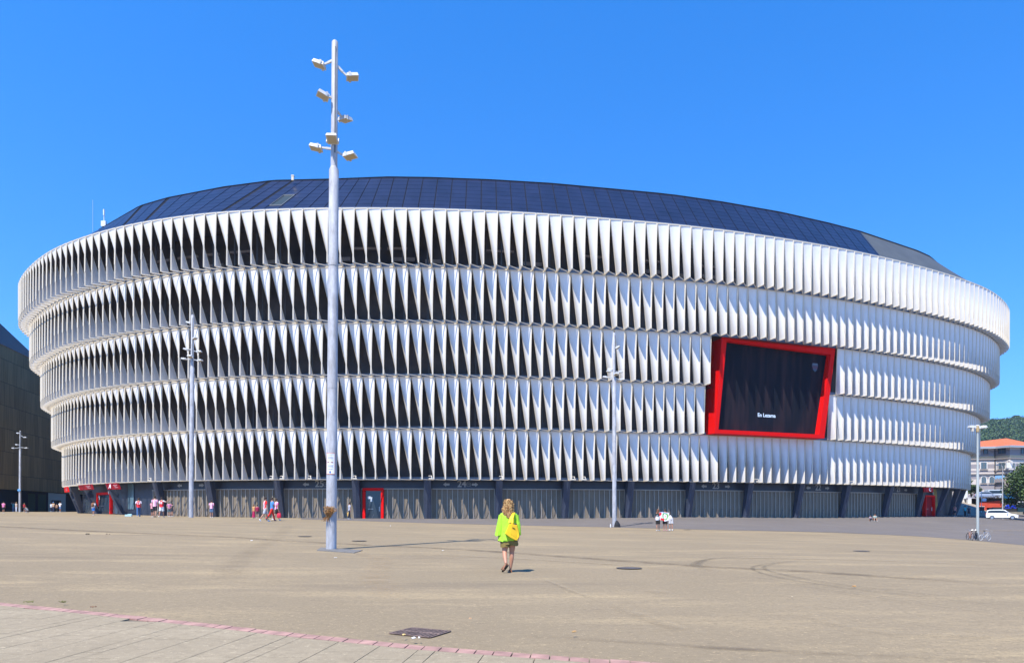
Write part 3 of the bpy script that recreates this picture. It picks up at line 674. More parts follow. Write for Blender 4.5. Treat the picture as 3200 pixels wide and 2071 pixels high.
def notice(parent, z, zh, r, w_a=100):
    m_ = MB(); rows = []
    for i in range(9):
        a = R(-90-w_a/2+w_a*i/8-4); rows.append([(math.cos(a)*r, math.sin(a)*r, z-zh/2), (math.cos(a)*r, math.sin(a)*r, z+zh/2)])
    m_.smooth = True; m_.grid(rows); o = m_.build('notice', M_white, parent)
    m_ = MB()
    def strip(a0, a1, zc, h, mi):
        m_.m = mi; rr = r+.004; n_ = 6; m_.grid([[(math.cos(R(a0+(a1-a0)*k/n_))*rr, math.sin(R(a0+(a1-a0)*k/n_))*rr, zc-h/2), (math.cos(R(a0+(a1-a0)*k/n_))*rr, math.sin(R(a0+(a1-a0)*k/n_))*rr, zc+h/2)] for k in range(n_+1)])
    A0, A1 = -94-w_a/2, -94+w_a/2
    strip(A0, A1, z-zh/2+.012, .02, 1); strip(A0, A1, z+zh/2-.012, .02, 1); strip(A0, A0+4, z, zh, 1); strip(A1-4, A1, z, zh, 1)
    for k, (v, wd) in enumerate([(.42, .8), (.37, .5), (.30, .6), (.26, .8), (.22, .6), (.14, .8), (-.08, .8), (-.12, .7), (-.16, .75), (-.24, .7), (-.28, .5)]): strip(-94-w_a*.42*wd, -94+w_a*.42*wd, z+zh*v, zh*.018, 2)
    strip(-130, -104, z+zh*.05, .035, 3); strip(-86, -62, z+zh*.05, .035, 3); strip(-102, -88, z+zh*.045, .02, 2)
    strip(-103, -85, z-zh*.40, .07, 4); strip(-100, -88, z-zh*.35, .03, 5)
    m_.build('notice_print', [M_white, mat('notice_red', (.6, .2, .12), .6), mat('print_grey', (.35, .35, .4), .7), mat('notice_brown', (.25, .05, .03), .7), mat('notice_blue', (.03, .12, .5), .6), mat('notice_ochre', (.5, .35, .08), .6)], o)
notice(big_m, (zz(1415)+zz(1482))/2, zz(1415)-zz(1482), .196)
# concrete and steel base plate under the mast
pc = [hit(*p) for p in ((988, 1722), (996, 1711), (1132, 1722), (1118, 1727))]
m_ = MB(); q_ = [hit(990, 1720), hit(1106, 1728), hit(1133, 1720), hit(1003, 1711)]
top_ = [p+Vector((0, 0, .022)) for p in q_]; bot = [p-Vector((0, 0, .05)) for p in q_]; m_.quad(*top_)
for i in range(4): m_.quad(bot[i], bot[(i+1) % 4], top_[(i+1) % 4], top_[i])
m_.build('base_plate', mat('dark_concrete', (.15, .14, .125), .9, 0, .2, 8)).parent = big_m
bpy.data.objects['base_plate'].matrix_parent_inverse = Matrix.Rotation(R(.42), 4, 'Y').inverted() @ Matrix.Translation(-B1)
# dried flowers tied to the mast
m_ = MB(); fz = zz(1600); rnd = random.Random(3)
for k in range(150):
    a = R(-105+rnd.uniform(-25, 35)); r_ = .20; base = Vector((math.cos(a)*r_, math.sin(a)*r_, fz-.25+rnd.uniform(-.08, .08))); m_.m = rnd.choice([0, 0, 1, 2])
    tip = base+Vector((rnd.uniform(-.12, .30), rnd.uniform(-.16, 0), rnd.uniform(.25, .58))); mid = base.lerp(tip, .6)+Vector((rnd.uniform(-.03, .03), -.02, .02))
    m_.tube([base, mid, tip], [.007, .006, .003], 4)
    for j in range(2): m_.ell(tip+Vector((rnd.uniform(-.03, .03), rnd.uniform(-.02, .02), rnd.uniform(-.03, .03))), (.02, .015, .02), 5, 4, jit=.5)
for k in range(60):
    base = Vector((rnd.uniform(-.12, .0), -.19, fz-.22)); m_.m = rnd.choice([0, 1]); m_.tube([base, base+Vector((rnd.uniform(-.25, .08), rnd.uniform(-.12, 0), rnd.uniform(-.12, -.36)))], [.007, .004], 4)
m_.m = 3
for k in range(3): m_.tube([(math.cos(R(a))*.198, math.sin(R(a))*.198, fz-.2-k*.05+.02*math.sin(a*.05)) for a in range(-200, 20, 20)], .008, 5)
fl = m_.build('dried_flowers', [mat('straw_orange', (.42, .20, .06), .9), mat('straw_brown', (.26, .13, .05), .9), mat('straw_tan', (.50, .33, .15), .9), mat('clear_tape', (.6, .62, .65), .3)]); fl.scale = (.8, 1, .6); fl.location = B1+Vector((-.02, 0, fz*.4))
tag(fl, 'bunch of dried orange brown flowers taped to the near lamp post', 'dried flowers')
HS = [(14.6, 175, .05, 30, 0), (13.4, -20, .05, 25, 0), (12.1, 190, .25, 22, 0), (12.0, 5, .25, 10, .05), (11.2, 250, .05, 25, 0), (11.1, 182, .40, 12, -.05), (11.0, -8, .40, 12, .1)]
def mast2(px, pb, pt_, pstep, D, hpx, lab, grp, lean, r0, r1, az):
    b_ = onb(px, D); H = zat(pt_, D)-b_.z; st = zat(pstep, D)-b_.z
    return mast('lamp_mast', b_, H, st, lean, [(zat(y, D)-b_.z, a_+az, arm, ti, dr) for y, a_, arm, ti, dr in hpx], lab, grp, r0, r1)
mast2(597, 1616, 984, 1145, 67, [(1008, 175, .05, 30, 0), (1058, -30, .05, 25, 0), (1092, 190, .25, 22, 0), (1096, 5, .3, 10, .05), (1116, 262, .05, 25, 0), (1123, 182, .45, 12, -.05), (1123, -8, .45, 12, .1)],
      'grey lamp post with floodlights before the left half of the stadium facade', 'distant lamp posts on the plaza', R(.45), .20, .14, 0)
mast2(1920, 1647, 1040, 1180, 67, [(1086, -20, .05, 40, 0), (1154, 160, .05, 35, 0), (1160, 185, .2, 15, 0), (1161, 8, .3, 8, 0), (1171, 290, .1, 25, 0), (1180, 184, .55, 12, -.05), (1181, 10, .4, 12, .1)],
      'grey lamp post with floodlights and a black bag leaning at its foot', 'distant lamp posts on the plaza', R(-.1), .19, .13, 0)
mm_ = mast2(62, 1598, 1345, 1402, 122, [(1353, 175, .1, 20, 0), (1360, 10, .5, 10, .3), (1389, 175, .3, 15, .0), (1398, 185, .8, 10, .1), (1397, 0, .8, 10, .1)],
      'slim lamp post with a small blue disc sign near the dark building', 'distant lamp posts on the plaza', R(.3), .17, .10, 0)
m_ = MB(); m_.smooth = True; zb_ = zat(1531, 122)-mm_.location.z; m_.ell((0, -.22, zb_), (.29, .03, .2), 20, 8); m_.build('disc_sign', mat('sign_blue', (.12, .33, .62), .5), mm_)
# lamp at the right with four heads
b_ = onb(3055, 68); t_ = empty('street_lamp', b_); tag(t_, 'pale street lamp with clustered heads and bicycles locked to it', 'street lamp')
H = zat(1346, 68)-b_.z; m_ = MB(); m_.smooth = True; m_.tube([(0, 0, 0), (0, 0, H*.6), (0, 0, H*.605), (0, 0, H)], [.125, .115, .095, .08], 16); m_.build('pole', mat('pale_green_grey_paint', (.36, .385, .355), .5), t_)
for az, arm, z_ in ((178, .25, .45), (5, .15, .30), (60, .35, .62), (320, .2, .38)):
    a = R(az); floodlight(t_, Vector((0, 0, H+z_*.6)), a, arm, (.62, .4, .2), 8, -.1)
m_ = MB(); m_.smooth = True; m_.tube([(0, 0, H-.1), (0, 0, H+.1), (0, 0, H+.5)], [.14, .16, .10], 12); m_.build('collar', mat('collar_tan', (.4, .3, .15), .6), t_)
m_ = MB(); m_.box((-.55, -.1, H+.1), (.12, .2, .3)); m_.bar((-.5, 0, H+.25), (0, 0, H+.3), .04); m_.build('camera', M_bar, t_)
b2 = Vector(((3133-1600)/F*118, 118, gz((3133-1600)/F*118, 118))); t_ = empty('street_lamp', b2); tag(t_, 'thin street lamp with a bent arm before the striped house', 'street lamp')
H = zat(1458, 118)-b2.z; m_ = MB(); m_.smooth = True; m_.tube([(0, 0, 0), (0, 0, H*.8), (0, 0, H), (-.25, 0, H+.25), (-.6, 0, H+.32)], [.10, .07, .06, .05, .04], 10); m_.build('pole', M_galv, t_)
m_ = MB(); m_.smooth = True; m_.ell((-.8, 0, H+.3), (.35, .16, .10), 12, 8); m_.build('lamp_head', M_lampw, t_)

# ------------------------------------------------------------------ bits on the ground
def disc(name, px, py, r, m, label, cat, group, gl=None):
    p = hit(px, py); m_ = MB(); k = 24; n0 = 0
    rim = [(math.cos(2*math.pi*i/k)*r, math.sin(2*math.pi*i/k)*r, .008) for i in range(k)]
    m_.v = [(0, 0, .012)]+rim+[(x_*.86, y_*.86, .014) for x_, y_, z_ in rim]
    for i in range(k):
        j = (i+1) % k; m_.addf((1+i, 1+j, 1+k+j, 1+k+i)); m_.m = 1; m_.addf((0, 1+k+i, 1+k+j)); m_.m = 0
    o = m_.build(name, [mat('manhole_rim', (.07, .06, .055), .6, .3), m]); o.location = p+Vector((0, 0, .012)); tag(o, label, cat, group); return o
M_man = mat('worn_iron', (.11, .095, .085), .7, .3, .3, 14)
for px, py, lab in ((1966, 1776, 'round iron manhole cover right of the walking woman'), (2692, 1722, 'small dark manhole cover far right beyond the tyre marks'), (1123, 1690, 'dark manhole cover just behind the near lamp post'), (953, 1676, 'dark manhole cover left of the near lamp post'),
                    (2148, 1655, 'flat manhole cover on the asphalt edge near the flag trio')):
    disc('manhole_cover', px, py, .33, M_man, lab, 'manhole cover', 'manhole covers on the plaza')
gt = [hit(1218, 1980), hit(1343, 1994), hit(1407, 1975), hit(1288, 1963)]
c0 = sum(gt, Vector())/4; g_ = empty('drain_grate', c0-Vector((0, 0, .009))); tag(g_, 'rusty slotted drain grate beside the pink kerb', 'drain grate')
L_ = [p-c0 for p in gt]; Q = lambda u, v, z=0: (L_[0].lerp(L_[1], u)).lerp(L_[3].lerp(L_[2], u), v)+Vector((0, 0, z))
# u runs along the kerb-parallel side, v across
a_, b__, c_, d_ = L_; Q = lambda u, v, z=0: (a_.lerp(b__, u)).lerp(d_.lerp(c_, u), v)+Vector((0, 0, z))
m_ = MB(); m_.quad(Q(0, 0, .012), Q(1, 0, .012), Q(1, 1, .012), Q(0, 1, .012)); m_.build('pit', mat('pit_black', (.008, .006, .006), .9), g_)
m_ = MB()
for v in (0, .5, 1): m_.bar(Q(0, v, .022), Q(1, v, .022), .035, .008)
for k in range(12): m_.bar(Q(k/11, 0, .021), Q(k/11, 1, .021), .03, .008)
m_.build('grating', mat('rusty_iron', (.17, .115, .09), .8, .2, .4, 12), g_)
rnd = random.Random(11)
lit = [((1262, 2001), (.8, .55, .2), 'yellow and white scrap on the pink kerb by the grate', .05), ((1300, 2013), (.8, .78, .72), 'white paper scrap lying at the kerb edge', .06), ((1797, 1991), (.5, .3, .12), 'orange twig lying right of the drain grate', .07), ((2667, 1837), (.6, .3, .08), 'small orange scrap lying near the tyre tracks', .06),
       ((1049, 1745), (.8, .8, .78), 'tiny white scrap below the lamp post base', .05), ((1385, 1722), (.8, .8, .75), 'tiny white scrap along the lamp post shadow', .06), ((337, 1671), (.2, .14, .1), 'dark brown leaf on the left of the plaza', .12), ((274, 1671), (.07, .06, .04), 'dark crushed rag on the far left plaza', .16),
       ((787, 1691), (.85, .85, .82), 'white scrap on the plaza under the walking trio', .09), ((1218, 1644), (.85, .85, .82), 'white scrap on the plaza right of the red door', .10), ((2479, 1870), (.55, .45, .3), 'pale crumb of litter in the right foreground', .04), ((1468, 1946), (.7, .4, .2), 'orange crumb of litter right of the grate', .035), ((291, 1909), (.25, .13, .07), 'dry brown weed growing on the pink kerb', .06)]
for (px, py), col, lab, sz in lit:
    sz *= .55
    p = hit(px, py); m_ = MB()
    for k in range(3): m_.ell((rnd.uniform(-sz, sz), rnd.uniform(-sz, sz)*.5, sz*.25), (sz*rnd.uniform(.4, .9), sz*.4, sz*.25), 7, 5, Matrix.Rotation(rnd.uniform(0, 3), 3, 'Z'), .6)
    o = m_.build('litter' if 'weed' not in lab else 'weed', mat('litter%d%d' % (px, py), col, .8)); o.location = p+Vector((0, 0, .03 if py < 1900 else .06)); tag(o, lab, 'litter' if 'weed' not in lab else 'weed')
m_ = MB()
for k in range(46):
    p = hit(70+rnd.choice([rnd.uniform(0, 34), rnd.uniform(120, 135)]), 1891+rnd.uniform(-1, 1)); p.z += .05; m_.tube([p, p+Vector((rnd.uniform(-.03, .03), rnd.uniform(-.03, .03), rnd.uniform(.01, .025)))], [.006, .002], 4)
tag(m_.build('grass', mat('kerb_grass', (.20, .19, .06), .9)), 'green grass tufts sprouting between kerb and paving', 'grass', kind='stuff')

# ------------------------------------------------------------------ people
SK = mat('skin', (.42, .21, .13), .55); SKP = mat('pale_skin', (.45, .215, .125), .55)
def bake(name, verts, edges, roots, m, parent, sub=1, closed_extra=None):
    me = bpy.data.meshes.new(name); me.from_pydata([v[:3] for v in verts], edges, []); o = bpy.data.objects.new(name, me); C.objects.link(o)
    sk = o.modifiers.new('s', 'SKIN'); sk.use_smooth_shade = True
    for i, v in enumerate(verts):
        r = v[3]; d_ = me.skin_vertices[0].data[i]; d_.radius = r if hasattr(r, '__len__') else (r, r); d_.use_root = i in roots
    ss = o.modifiers.new('u', 'SUBSURF'); ss.levels = sub; ss.render_levels = sub
    dg = bpy.context.evaluated_depsgraph_get(); nm = bpy.data.meshes.new_from_object(o.evaluated_get(dg)); bpy.data.objects.remove(o); bpy.data.meshes.remove(me)
    nm.materials.clear(); nm.materials.append(m)
    for p in nm.polygons: p.material_index = 0
    r = bpy.data.objects.new(name, nm); C.objects.link(r); r.parent = parent; return r
def vn(v): return Vector(v).normalized()
def person(loc, H, face, label, group=None, lean=0, legs=((0, 0), (0, 0)), arms=(None, None), shirt=(.8, .8, .8), sleeve=None, bottom='shorts', bcol=(.02, .02, .02), hair=(.04, .025, .015), hairlen=0, shoes=(.6, .6, .6), skin=SK,
           stripes=None, cap=None, build=1.0, seat=False, crouch=False, slen=.5, number=None, glasses=False, hide_number=False, sub=1, longshirt=0, twist=0, skirt=None):
    """face: yaw in degrees, 0 = looking away from the camera (+Y). legs: ((thigh swing, knee bend), ...) in degrees. arms: (upper dir, fore dir) in local axes"""
    t_ = empty('person', loc, R(face)); tag(t_, label, 'person', group)
    B = build
    def dirsw(a, side=0): return Vector((side, math.sin(R(a)), -math.cos(R(a))))
    if seat: hipz = .10*H
    elif crouch: hipz = .20*H
    else:
        hs = []
        for (a, k) in legs: hs.append(.245*H*math.cos(R(a))+.235*H*math.cos(R(a-k)))
        hipz = max(hs)+.045*H
    hip = Vector((0, 0, hipz)); ax = Vector((0, math.sin(R(lean)), math.cos(R(lean))))
    fwd = Vector((0, math.cos(R(lean)), -math.sin(R(lean))))
    waist = hip+ax*.09*H; chest = hip+ax*.20*H; nb = hip+ax*.29*H; hl = lean*.6; axh = Vector((0, math.sin(R(hl)), math.cos(R(hl))))
    neck = nb+axh*.035*H; hb = neck+axh*.03*H+fwd*.008*H; hm = hb+axh*.05*H; ht = hm+axh*.045*H
    V_ = []; E_ = []
    def av(p, r): V_.append((p[0], p[1], p[2], r)); return len(V_)-1
    i0 = av(hip, (.068*H*B, .055*H*B)); i1 = av(waist, (.062*H*B, .048*H*B)); i2 = av(chest, (.075*H*B, .055*H*B)); i3 = av(nb, (.052*H*B, .042*H*B)); i4 = av(neck, .028*H); i5 = av(hb, (.038*H, .042*H)); i6 = av(hm, (.044*H, .052*H)); i7 = av(ht, (.030*H, .036*H))
    E_ += [(i0, i1), (i1, i2), (i2, i3), (i3, i4), (i4, i5), (i5, i6), (i6, i7)]
    J = dict(hip=hip, waist=waist, chest=chest, nb=nb, hm=hm, ht=ht, hb=hb, ax=ax, fwd=fwd)
    roots = [i0]; fing = []
    for si, sgn in enumerate((-1, 1)):
        sh = nb+Vector((sgn*.098*H*B, 0, 0))-ax*.012*H
        u, f = arms[si] if arms[si] else ((sgn*.12, .02, -1), (sgn*.04, .12, -1))
        el = sh+vn(u)*.165*H; wr = el+vn(f)*.145*H; pa_ = wr+vn(f)*.035*H
        a = av(sh, .033*H*B); b_ = av(el, .022*H); c_ = av(wr, .0145*H); d_ = av(pa_, (.018*H, .011*H)); E_ += [(i3, a), (a, b_), (b_, c_), (c_, d_)]
        J['sh%d' % si] = sh; J['el%d' % si] = el; J['wr%d' % si] = wr; J['ha%d' % si] = pa_
        fd = vn(f); side = Vector((0, 1, 0)); side = (side-fd*side.dot(fd)).normalized(); ins = fd.cross(side)*(1 if sgn > 0 else -1)
        for q, (o_, L_) in enumerate(((-.018, .034), (-.006, .042), (.006, .040), (.017, .032))):
            s_ = pa_-fd*.004*H+side*o_*H; m1 = s_+fd*L_*.55*H; m2 = m1+(fd+ins*.5).normalized()*L_*.5*H
            k0 = len(V_); av(s_, .0055*H); av(m1, .0052*H); av(m2, .0042*H); E_ += [(k0, k0+1), (k0+1, k0+2)]; roots.append(k0)
        s_ = wr+fd*.008*H+side*.010*H; k0 = len(V_); av(s_, .006*H); av(s_+(fd*.6+side*.9).normalized()*.022*H, .0058*H); av(s_+(fd*.6+side*.9).normalized()*.022*H+fd*.018*H, .0045*H); E_ += [(k0, k0+1), (k0+1, k0+2)]; roots.append(k0)
        hj = hip+Vector((sgn*.045*H*B, 0, -.01*H)); a_, k_ = legs[si]
        if seat:
            kn = hj+Vector((sgn*.03*H, .20*H, .14*H)); an = kn+Vector((0, .10*H, -.19*H)); an.z = .045*H
        elif crouch:
            kn = hj+Vector((sgn*.05*H, .22*H, .08*H)); an = Vector((kn.x, .03*H, .05*H))
        else:
            kn = hj+dirsw(a_, sgn*.02)*.245*H; an = kn+dirsw(a_-k_)*.235*H
        to = an+Vector((sgn*.012*H, .075*H, -.025*H)) if (seat or crouch or abs(a_-k_) < 38) else an+Vector((0, .035*H, -.075*H))
        a = av(hj, .048*H*B); a2 = av(hj.lerp(kn, .5), .044*H*B); b_ = av(kn, .031*H); b2_ = av(kn.lerp(an, .35)+Vector((0, -.008*H, 0)), .0305*H); c_ = av(an, .018*H); E_ += [(i0, a), (a, a2), (a2, b_), (b_, b2_), (b2_, c_)]
        J['hj%d' % si] = hj; J['kn%d' % si] = kn; J['an%d' % si] = an; J['to%d' % si] = to
    # nose and ears
    for o_, r_ in ((fwd*.052*H-axh*.012*H, .008*H),):
        k0 = len(V_); av(hm+o_*.8, r_); av(hm+o_*1.08-axh*.006*H, r_*.8); E_.append((k0, k0+1)); roots.append(k0)
    for sg in (-1, 1): k0 = len(V_); av(hm+Vector((sg*.040*H, 0, 0)), .008*H); av(hm+Vector((sg*.049*H, -.004*H, .004*H)), .007*H); E_.append((k0, k0+1)); roots.append(k0)
    bake('body', V_, E_, roots, skin, t_, sub)
    # shirt
    side = Vector((1, 0, 0)); hem = hip-ax*(.02+longshirt)*H
    m_ = MB(); m_.smooth = True
    m_.tube([hem, hip+ax*.02*H, waist, chest, nb-ax*.035*H, nb-ax*.005*H, nb+ax*.018*H], [(.100*H*B, .078*H*B), (.094*H*B, .074*H*B), (.084*H*B, .064*H*B), (.100*H*B, .070*H*B), (.108*H*B, .060*H*B), (.085*H*B, .048*H*B), (.040*H*B, .036*H*B)], 16, side=side, wob=.03)
    for si in (0, 1):
        sh, el, wr = J['sh%d' % si], J['el%d' % si], J['wr%d' % si]
        m_.m = 1
        end = sh.lerp(el, min(1, slen/.5*.62)) if slen <= .8 else None
        pts_ = [sh+(nb-sh)*.25, sh+(el-sh)*.1]+([end] if end else [el, el.lerp(wr, min(1, (slen-.8)*5))])
        m_.tube(pts_, [.040*H*B, .042*H*B]+([.037*H*B] if end else [.034*H, .030*H]), 10)
        m_.m = 0
    sm = mat('cloth%.2f%.2f%.2f' % shirt, shirt, .85) if not stripes else stripes
    slm = sm if sleeve is None else mat('cloth%.2f%.2f%.2f' % sleeve, sleeve, .85)
    m_.build('shirt', [sm, slm], t_)
    if number:
        text('shirt_number', number, .15*H, mat('white_paint', (.8, .8, .8)), t_, chest-fwd*.083*H*B-ax*.01*H, (R(90)-R(lean), 0, 0), .004, .01)
    # bottoms
    bm_ = mat('cloth%.2f%.2f%.2f' % bcol, bcol, .85); m_ = MB(); m_.smooth = True
    if skirt:
        m_.tube([waist, hip, Vector((0, 0, hip.z*.55)), Vector((0, 0, .05*H))], [(.07*H, .055*H), (.085*H, .07*H), (.10*H, .09*H), (.12*H, .11*H)], 14, side=side, wob=.08); m_.build('skirt', bm_, t_)
    else:
        m_.tube([waist-ax*.02*H, hip+ax*.01*H, hip-Vector((0, 0, .035*H))], [(.082*H*B, .064*H*B), (.092*H*B, .072*H*B), (.080*H*B, .066*H*B)], 14, side=side)
        for si in (0, 1):
            hj, kn, an = J['hj%d' % si], J['kn%d' % si], J['an%d' % si]
            if bottom == 'shorts': m_.tube([hj+Vector((0, 0, .02*H)), hj.lerp(kn, .4), hj.lerp(kn, .82)], [.056*H*B, .056*H*B, .056*H*B], 12)
            elif bottom == 'short': m_.tube([hj+Vector((0, 0, .02*H)), hj.lerp(kn, .25), hj.lerp(kn, .5)], [.056*H*B, .058*H*B, .060*H*B], 12)
            else: m_.tube([hj+Vector((0, 0, .02*H)), hj.lerp(kn, .4), kn, kn.lerp(an, .5), an], [.055*H*B, .052*H*B, .040*H*B, .036*H*B, .033*H], 12)
        m_.build('shorts' if bottom != 'trousers' else 'trousers', bm_, t_)
    for si in (0, 1):
        an, to = J['an%d' % si], J['to%d' % si]; m_ = MB(); m_.smooth = True; d_ = (to-an); m_.tube([an-d_*.25+Vector((0, 0, -.012*H)), an+Vector((0, 0, -.012*H)), an+d_*.7, to+d_*.12], [(.020*H, .022*H), (.025*H, .028*H), (.025*H, .020*H), (.014*H, .012*H)], 10); m_.build('shoe', mat('shoe%.2f%.2f%.2f' % shoes, shoes, .7), t_)
    # hair or cap
    m_ = MB(); m_.smooth = True; rnd2 = random.Random(int(loc[0]*97+loc[1]*13))
    Mr = Matrix.Rotation(-R(hl), 3, 'X')
    if hair:
        m_.ell(hm+axh*.018*H-fwd*.010*H, (.050*H, .056*H, .056*H), 12, 8, Mr, .08)
        if hairlen:
            for k in range(26):
                a = R(rnd2.uniform(195, 345)); p0 = hm+Vector((math.cos(a)*.040*H, math.sin(a)*.044*H, .01*H)); L_ = hairlen*H*rnd2.uniform(.7, 1)
                m_.tube([p0, p0+Vector((math.cos(a)*.012*H, math.sin(a)*.015*H, -L_*.5)), p0+Vector((rnd2.uniform(-.01, .01)*H, math.sin(a)*.01*H, -L_))], [.016*H, .017*H, .007*H], 6)
        m_.build('hair', mat('hair%.2f%.2f%.2f' % hair, hair, .8), t_)
    if cap:
        m_ = MB(); m_.smooth = True; m_.ell(hm+axh*.032*H, (.053*H, .060*H, .045*H), 12, 8, Mr); m_.smooth = False; m_.box(hm+axh*.035*H+fwd*.07*H, (.07*H, .07*H, .008*H)); m_.build('cap', mat('cap%.2f%.2f%.2f' % cap, cap, .8), t_)
    if glasses:
        m_ = MB(); m_.box(hm+fwd*.056*H+axh*.004*H, (.075*H, .012*H, .018*H)); m_.build('sunglasses', mat('dark_lens', (.01, .01, .01), .2), t_)
    return t_, J
def stripe_mat(name, c1, c2, sc_=40):
    m = bpy.data.materials.new(name); m.use_nodes = True; t = m.node_tree; b = t.nodes['Principled BSDF']; b.inputs['Roughness'].default_value = .85
    tc = t.nodes.new('ShaderNodeTexCoord'); sx = t.nodes.new('ShaderNodeSeparateXYZ'); mu = t.nodes.new('ShaderNodeMath'); mu.operation = 'MULTIPLY'; mu.inputs[1].default_value = sc_
    sn = t.nodes.new('ShaderNodeMath'); sn.operation = 'SINE'; gt_ = t.nodes.new('ShaderNodeMath'); gt_.operation = 'GREATER_THAN'; gt_.inputs[1].default_value = 0; mx = t.nodes.new('ShaderNodeMix'); mx.data_type = 'RGBA'
    mx.inputs[6].default_value = (*c1, 1); mx.inputs[7].default_value = (*c2, 1)
    t.links.new(tc.outputs['Object'], sx.inputs[0]); t.links.new(sx.outputs[0], mu.inputs[0]); t.links.new(mu.outputs[0], sn.inputs[0]); t.links.new(sn.outputs[0], gt_.inputs[0]); t.links.new(gt_.outputs[0], mx.inputs[0]); t.links.new(mx.outputs[2], b.inputs['Base Color']); return m
M_st = stripe_mat('red_white_stripes', (.75, .03, .05), (.85, .82, .82)); M_stp = stripe_mat('pink_white_stripes', (.65, .08, .22), (.85, .75, .80), 48); M_stpu = stripe_mat('magenta_white_stripes', (.55, .03, .20), (.80, .72, .82), 44)
G0 = 'fans and visitors on the plaza'
ARM_UP = ((.5, .25, .15), (-.6, .5, .9))
def pp(px, py, h, *a, **k):
    """px,py feet pixel, h height in native px"""
    Hm = k.pop('Hm', 1.72); D = Hm*F/h; x_ = (px-1600)/F*D; return person(Vector((x_, D, gz(x_, D)+.012)), Hm, *a, **k)
WALK = ((22, 8), (-16, 18)); WALK2 = ((-18, 22), (20, 4)); ST = ((2, 2), (-2, 2))
pp(11, 1602, 36, 10, 'person in pink shirt and black shorts at the far left edge', G0, shirt=(.75, .22, .42), bcol=(.02, .02, .02), legs=ST)
pp(42, 1603, 30, 20, 'person in teal top and jeans raising both arms to the head', G0, shirt=(.03, .22, .28), bcol=(.08, .15, .28), bottom='trousers', arms=((( -.7, .2, .45), (.6, .3, .6)), ((.7, .2, .45), (-.6, .3, .6))), Hm=1.7)
pp(51, 1603, 30, -15, 'blond person in tan top and white trousers beside the lamp post', G0, shirt=(.55, .42, .33), bcol=(.65, .65, .70), bottom='trousers', hair=(.35, .2, .07), hairlen=.10, Hm=1.66)
pp(76, 1603, 27, 60, 'small person in red top right of the far lamp post', G0, shirt=(.62, .03, .04), bcol=(.02, .02, .03), hair=(.3, .17, .06), Hm=1.5)
pp(87, 1603, 35, 80, 'person in grey crouching beside the person in a red top', G0, shirt=(.18, .19, .21), bcol=(.12, .10, .10), crouch=True, lean=40, bottom='trousers')
pp(160, 1605, 28, 170, 'person in light blue shirt and dark trousers in the left family', G0, shirt=(.60, .68, .75), bcol=(.02, .025, .05), bottom='trousers', Hm=1.6)
pp(167, 1605, 31, 175, 'person in tan shirt and blue cap in the left family', G0, shirt=(.55, .38, .24), bcol=(.03, .04, .09), bottom='trousers', cap=(.15, .35, .75))
pp(177, 1605, 25, 180, 'short tanned person in brown between the left family adults', G0, shirt=(.35, .2, .12), bcol=(.02, .02, .02), Hm=1.45, bottom='trousers')
pp(188, 1606, 32, 175, 'person in white shirt holding a red bag in front', G0, shirt=(.85, .84, .84), bcol=(.12, .20, .42), arms=((( -.2, .15, -1), (.3, .9, -.3)), ((.2, .15, -1), (-.3, .9, -.3))))
pp(203, 1600, 24, 0, 'distant dark silhouetted person before the glass corner', G0, shirt=(.03, .04, .06), bcol=(.02, .02, .03), bottom='trousers', hair=(.02, .02, .02))
bp_, J = pp(292, 1610, 45, 5, 'person in white tee and blue shorts wearing a brown backpack', G0, shirt=(.85, .85, .85), bcol=(.05, .22, .60), legs=((8, 2), (-6, 6)), Hm=1.66)
def worn(name, base, J, off, sz, col, label, cat, rz=0):
    m_ = MB(); m_.smooth = True; m_.ell((0, 0, 0), sz, 12, 8, None, .06); m_.smooth = False; m_.bar((-.1, .1, .2), (-.12, .18, .3), .03); m_.bar((.1, .1, .2), (.12, .18, .3), .03)
    M = Matrix.Translation(base.location) @ Matrix.Rotation(base.rotation_euler.z, 4, 'Z'); o = m_.build(name, mat(name+'%.2f%.2f' % col[:2], col, .8)); o.location = M @ (J['chest']+Vector(off)); o.rotation_euler = (0, 0, base.rotation_euler.z); tag(o, label, cat); return o
worn('backpack', bp_, J, (0, -.22, -.02), (.17, .12, .25), (.22, .09, .035), 'brown backpack on the back of the person in blue shorts', 'backpack')
pp(433, 1614, 61, 25, 'striding person in red football shirt and blue jeans', G0, shirt=(.72, .02, .03), sleeve=(.8, .75, .78), bcol=(.04, .10, .22), bottom='trousers', legs=((-24, 10), (16, 0)), number='13', Hm=1.75)
pp(476, 1614, 52, -10, 'person in black shorts half hidden behind the striped shirt fan', G0, shirt=(.7, .3, .35), bcol=(.02, .02, .02), Hm=1.55)
pp(484, 1615, 67, 12, 'tall dark haired fan in pink striped shirt and black shorts', G0, stripes=M_stp, shirt=(.7, .2, .3), bcol=(.015, .015, .02), legs=((10, 2), (-8, 4)), shoes=(.05, .05, .05), Hm=1.8)
pp(505, 1616, 63, -5, 'fan in red number ten shirt and white shorts raising one arm', G0, shirt=(.72, .02, .03), sleeve=(.82, .8, .82), bcol=(.8, .85, .85), legs=((-14, 8), (14, 2)), arms=(None, ((.9, .2, -.25), (.4, .3, .9))), number='10', Hm=1.75)
pp(529, 1616, 48, 20, 'grey haired person in pinkish polo with hands behind the back', G0, shirt=(.50, .20, .32), bcol=(.10, .14, .14), hair=(.25, .2, .18), arms=((( -.3, -.1, -1), (.6, -.5, -.5)), ((.3, -.1, -1), (-.6, -.5, -.5))), Hm=1.66)
pp(538, 1616, 42, -20, 'small person in black beside the person in pinkish polo', G0, shirt=(.03, .03, .04), bcol=(.03, .03, .04), bottom='short', Hm=1.5)
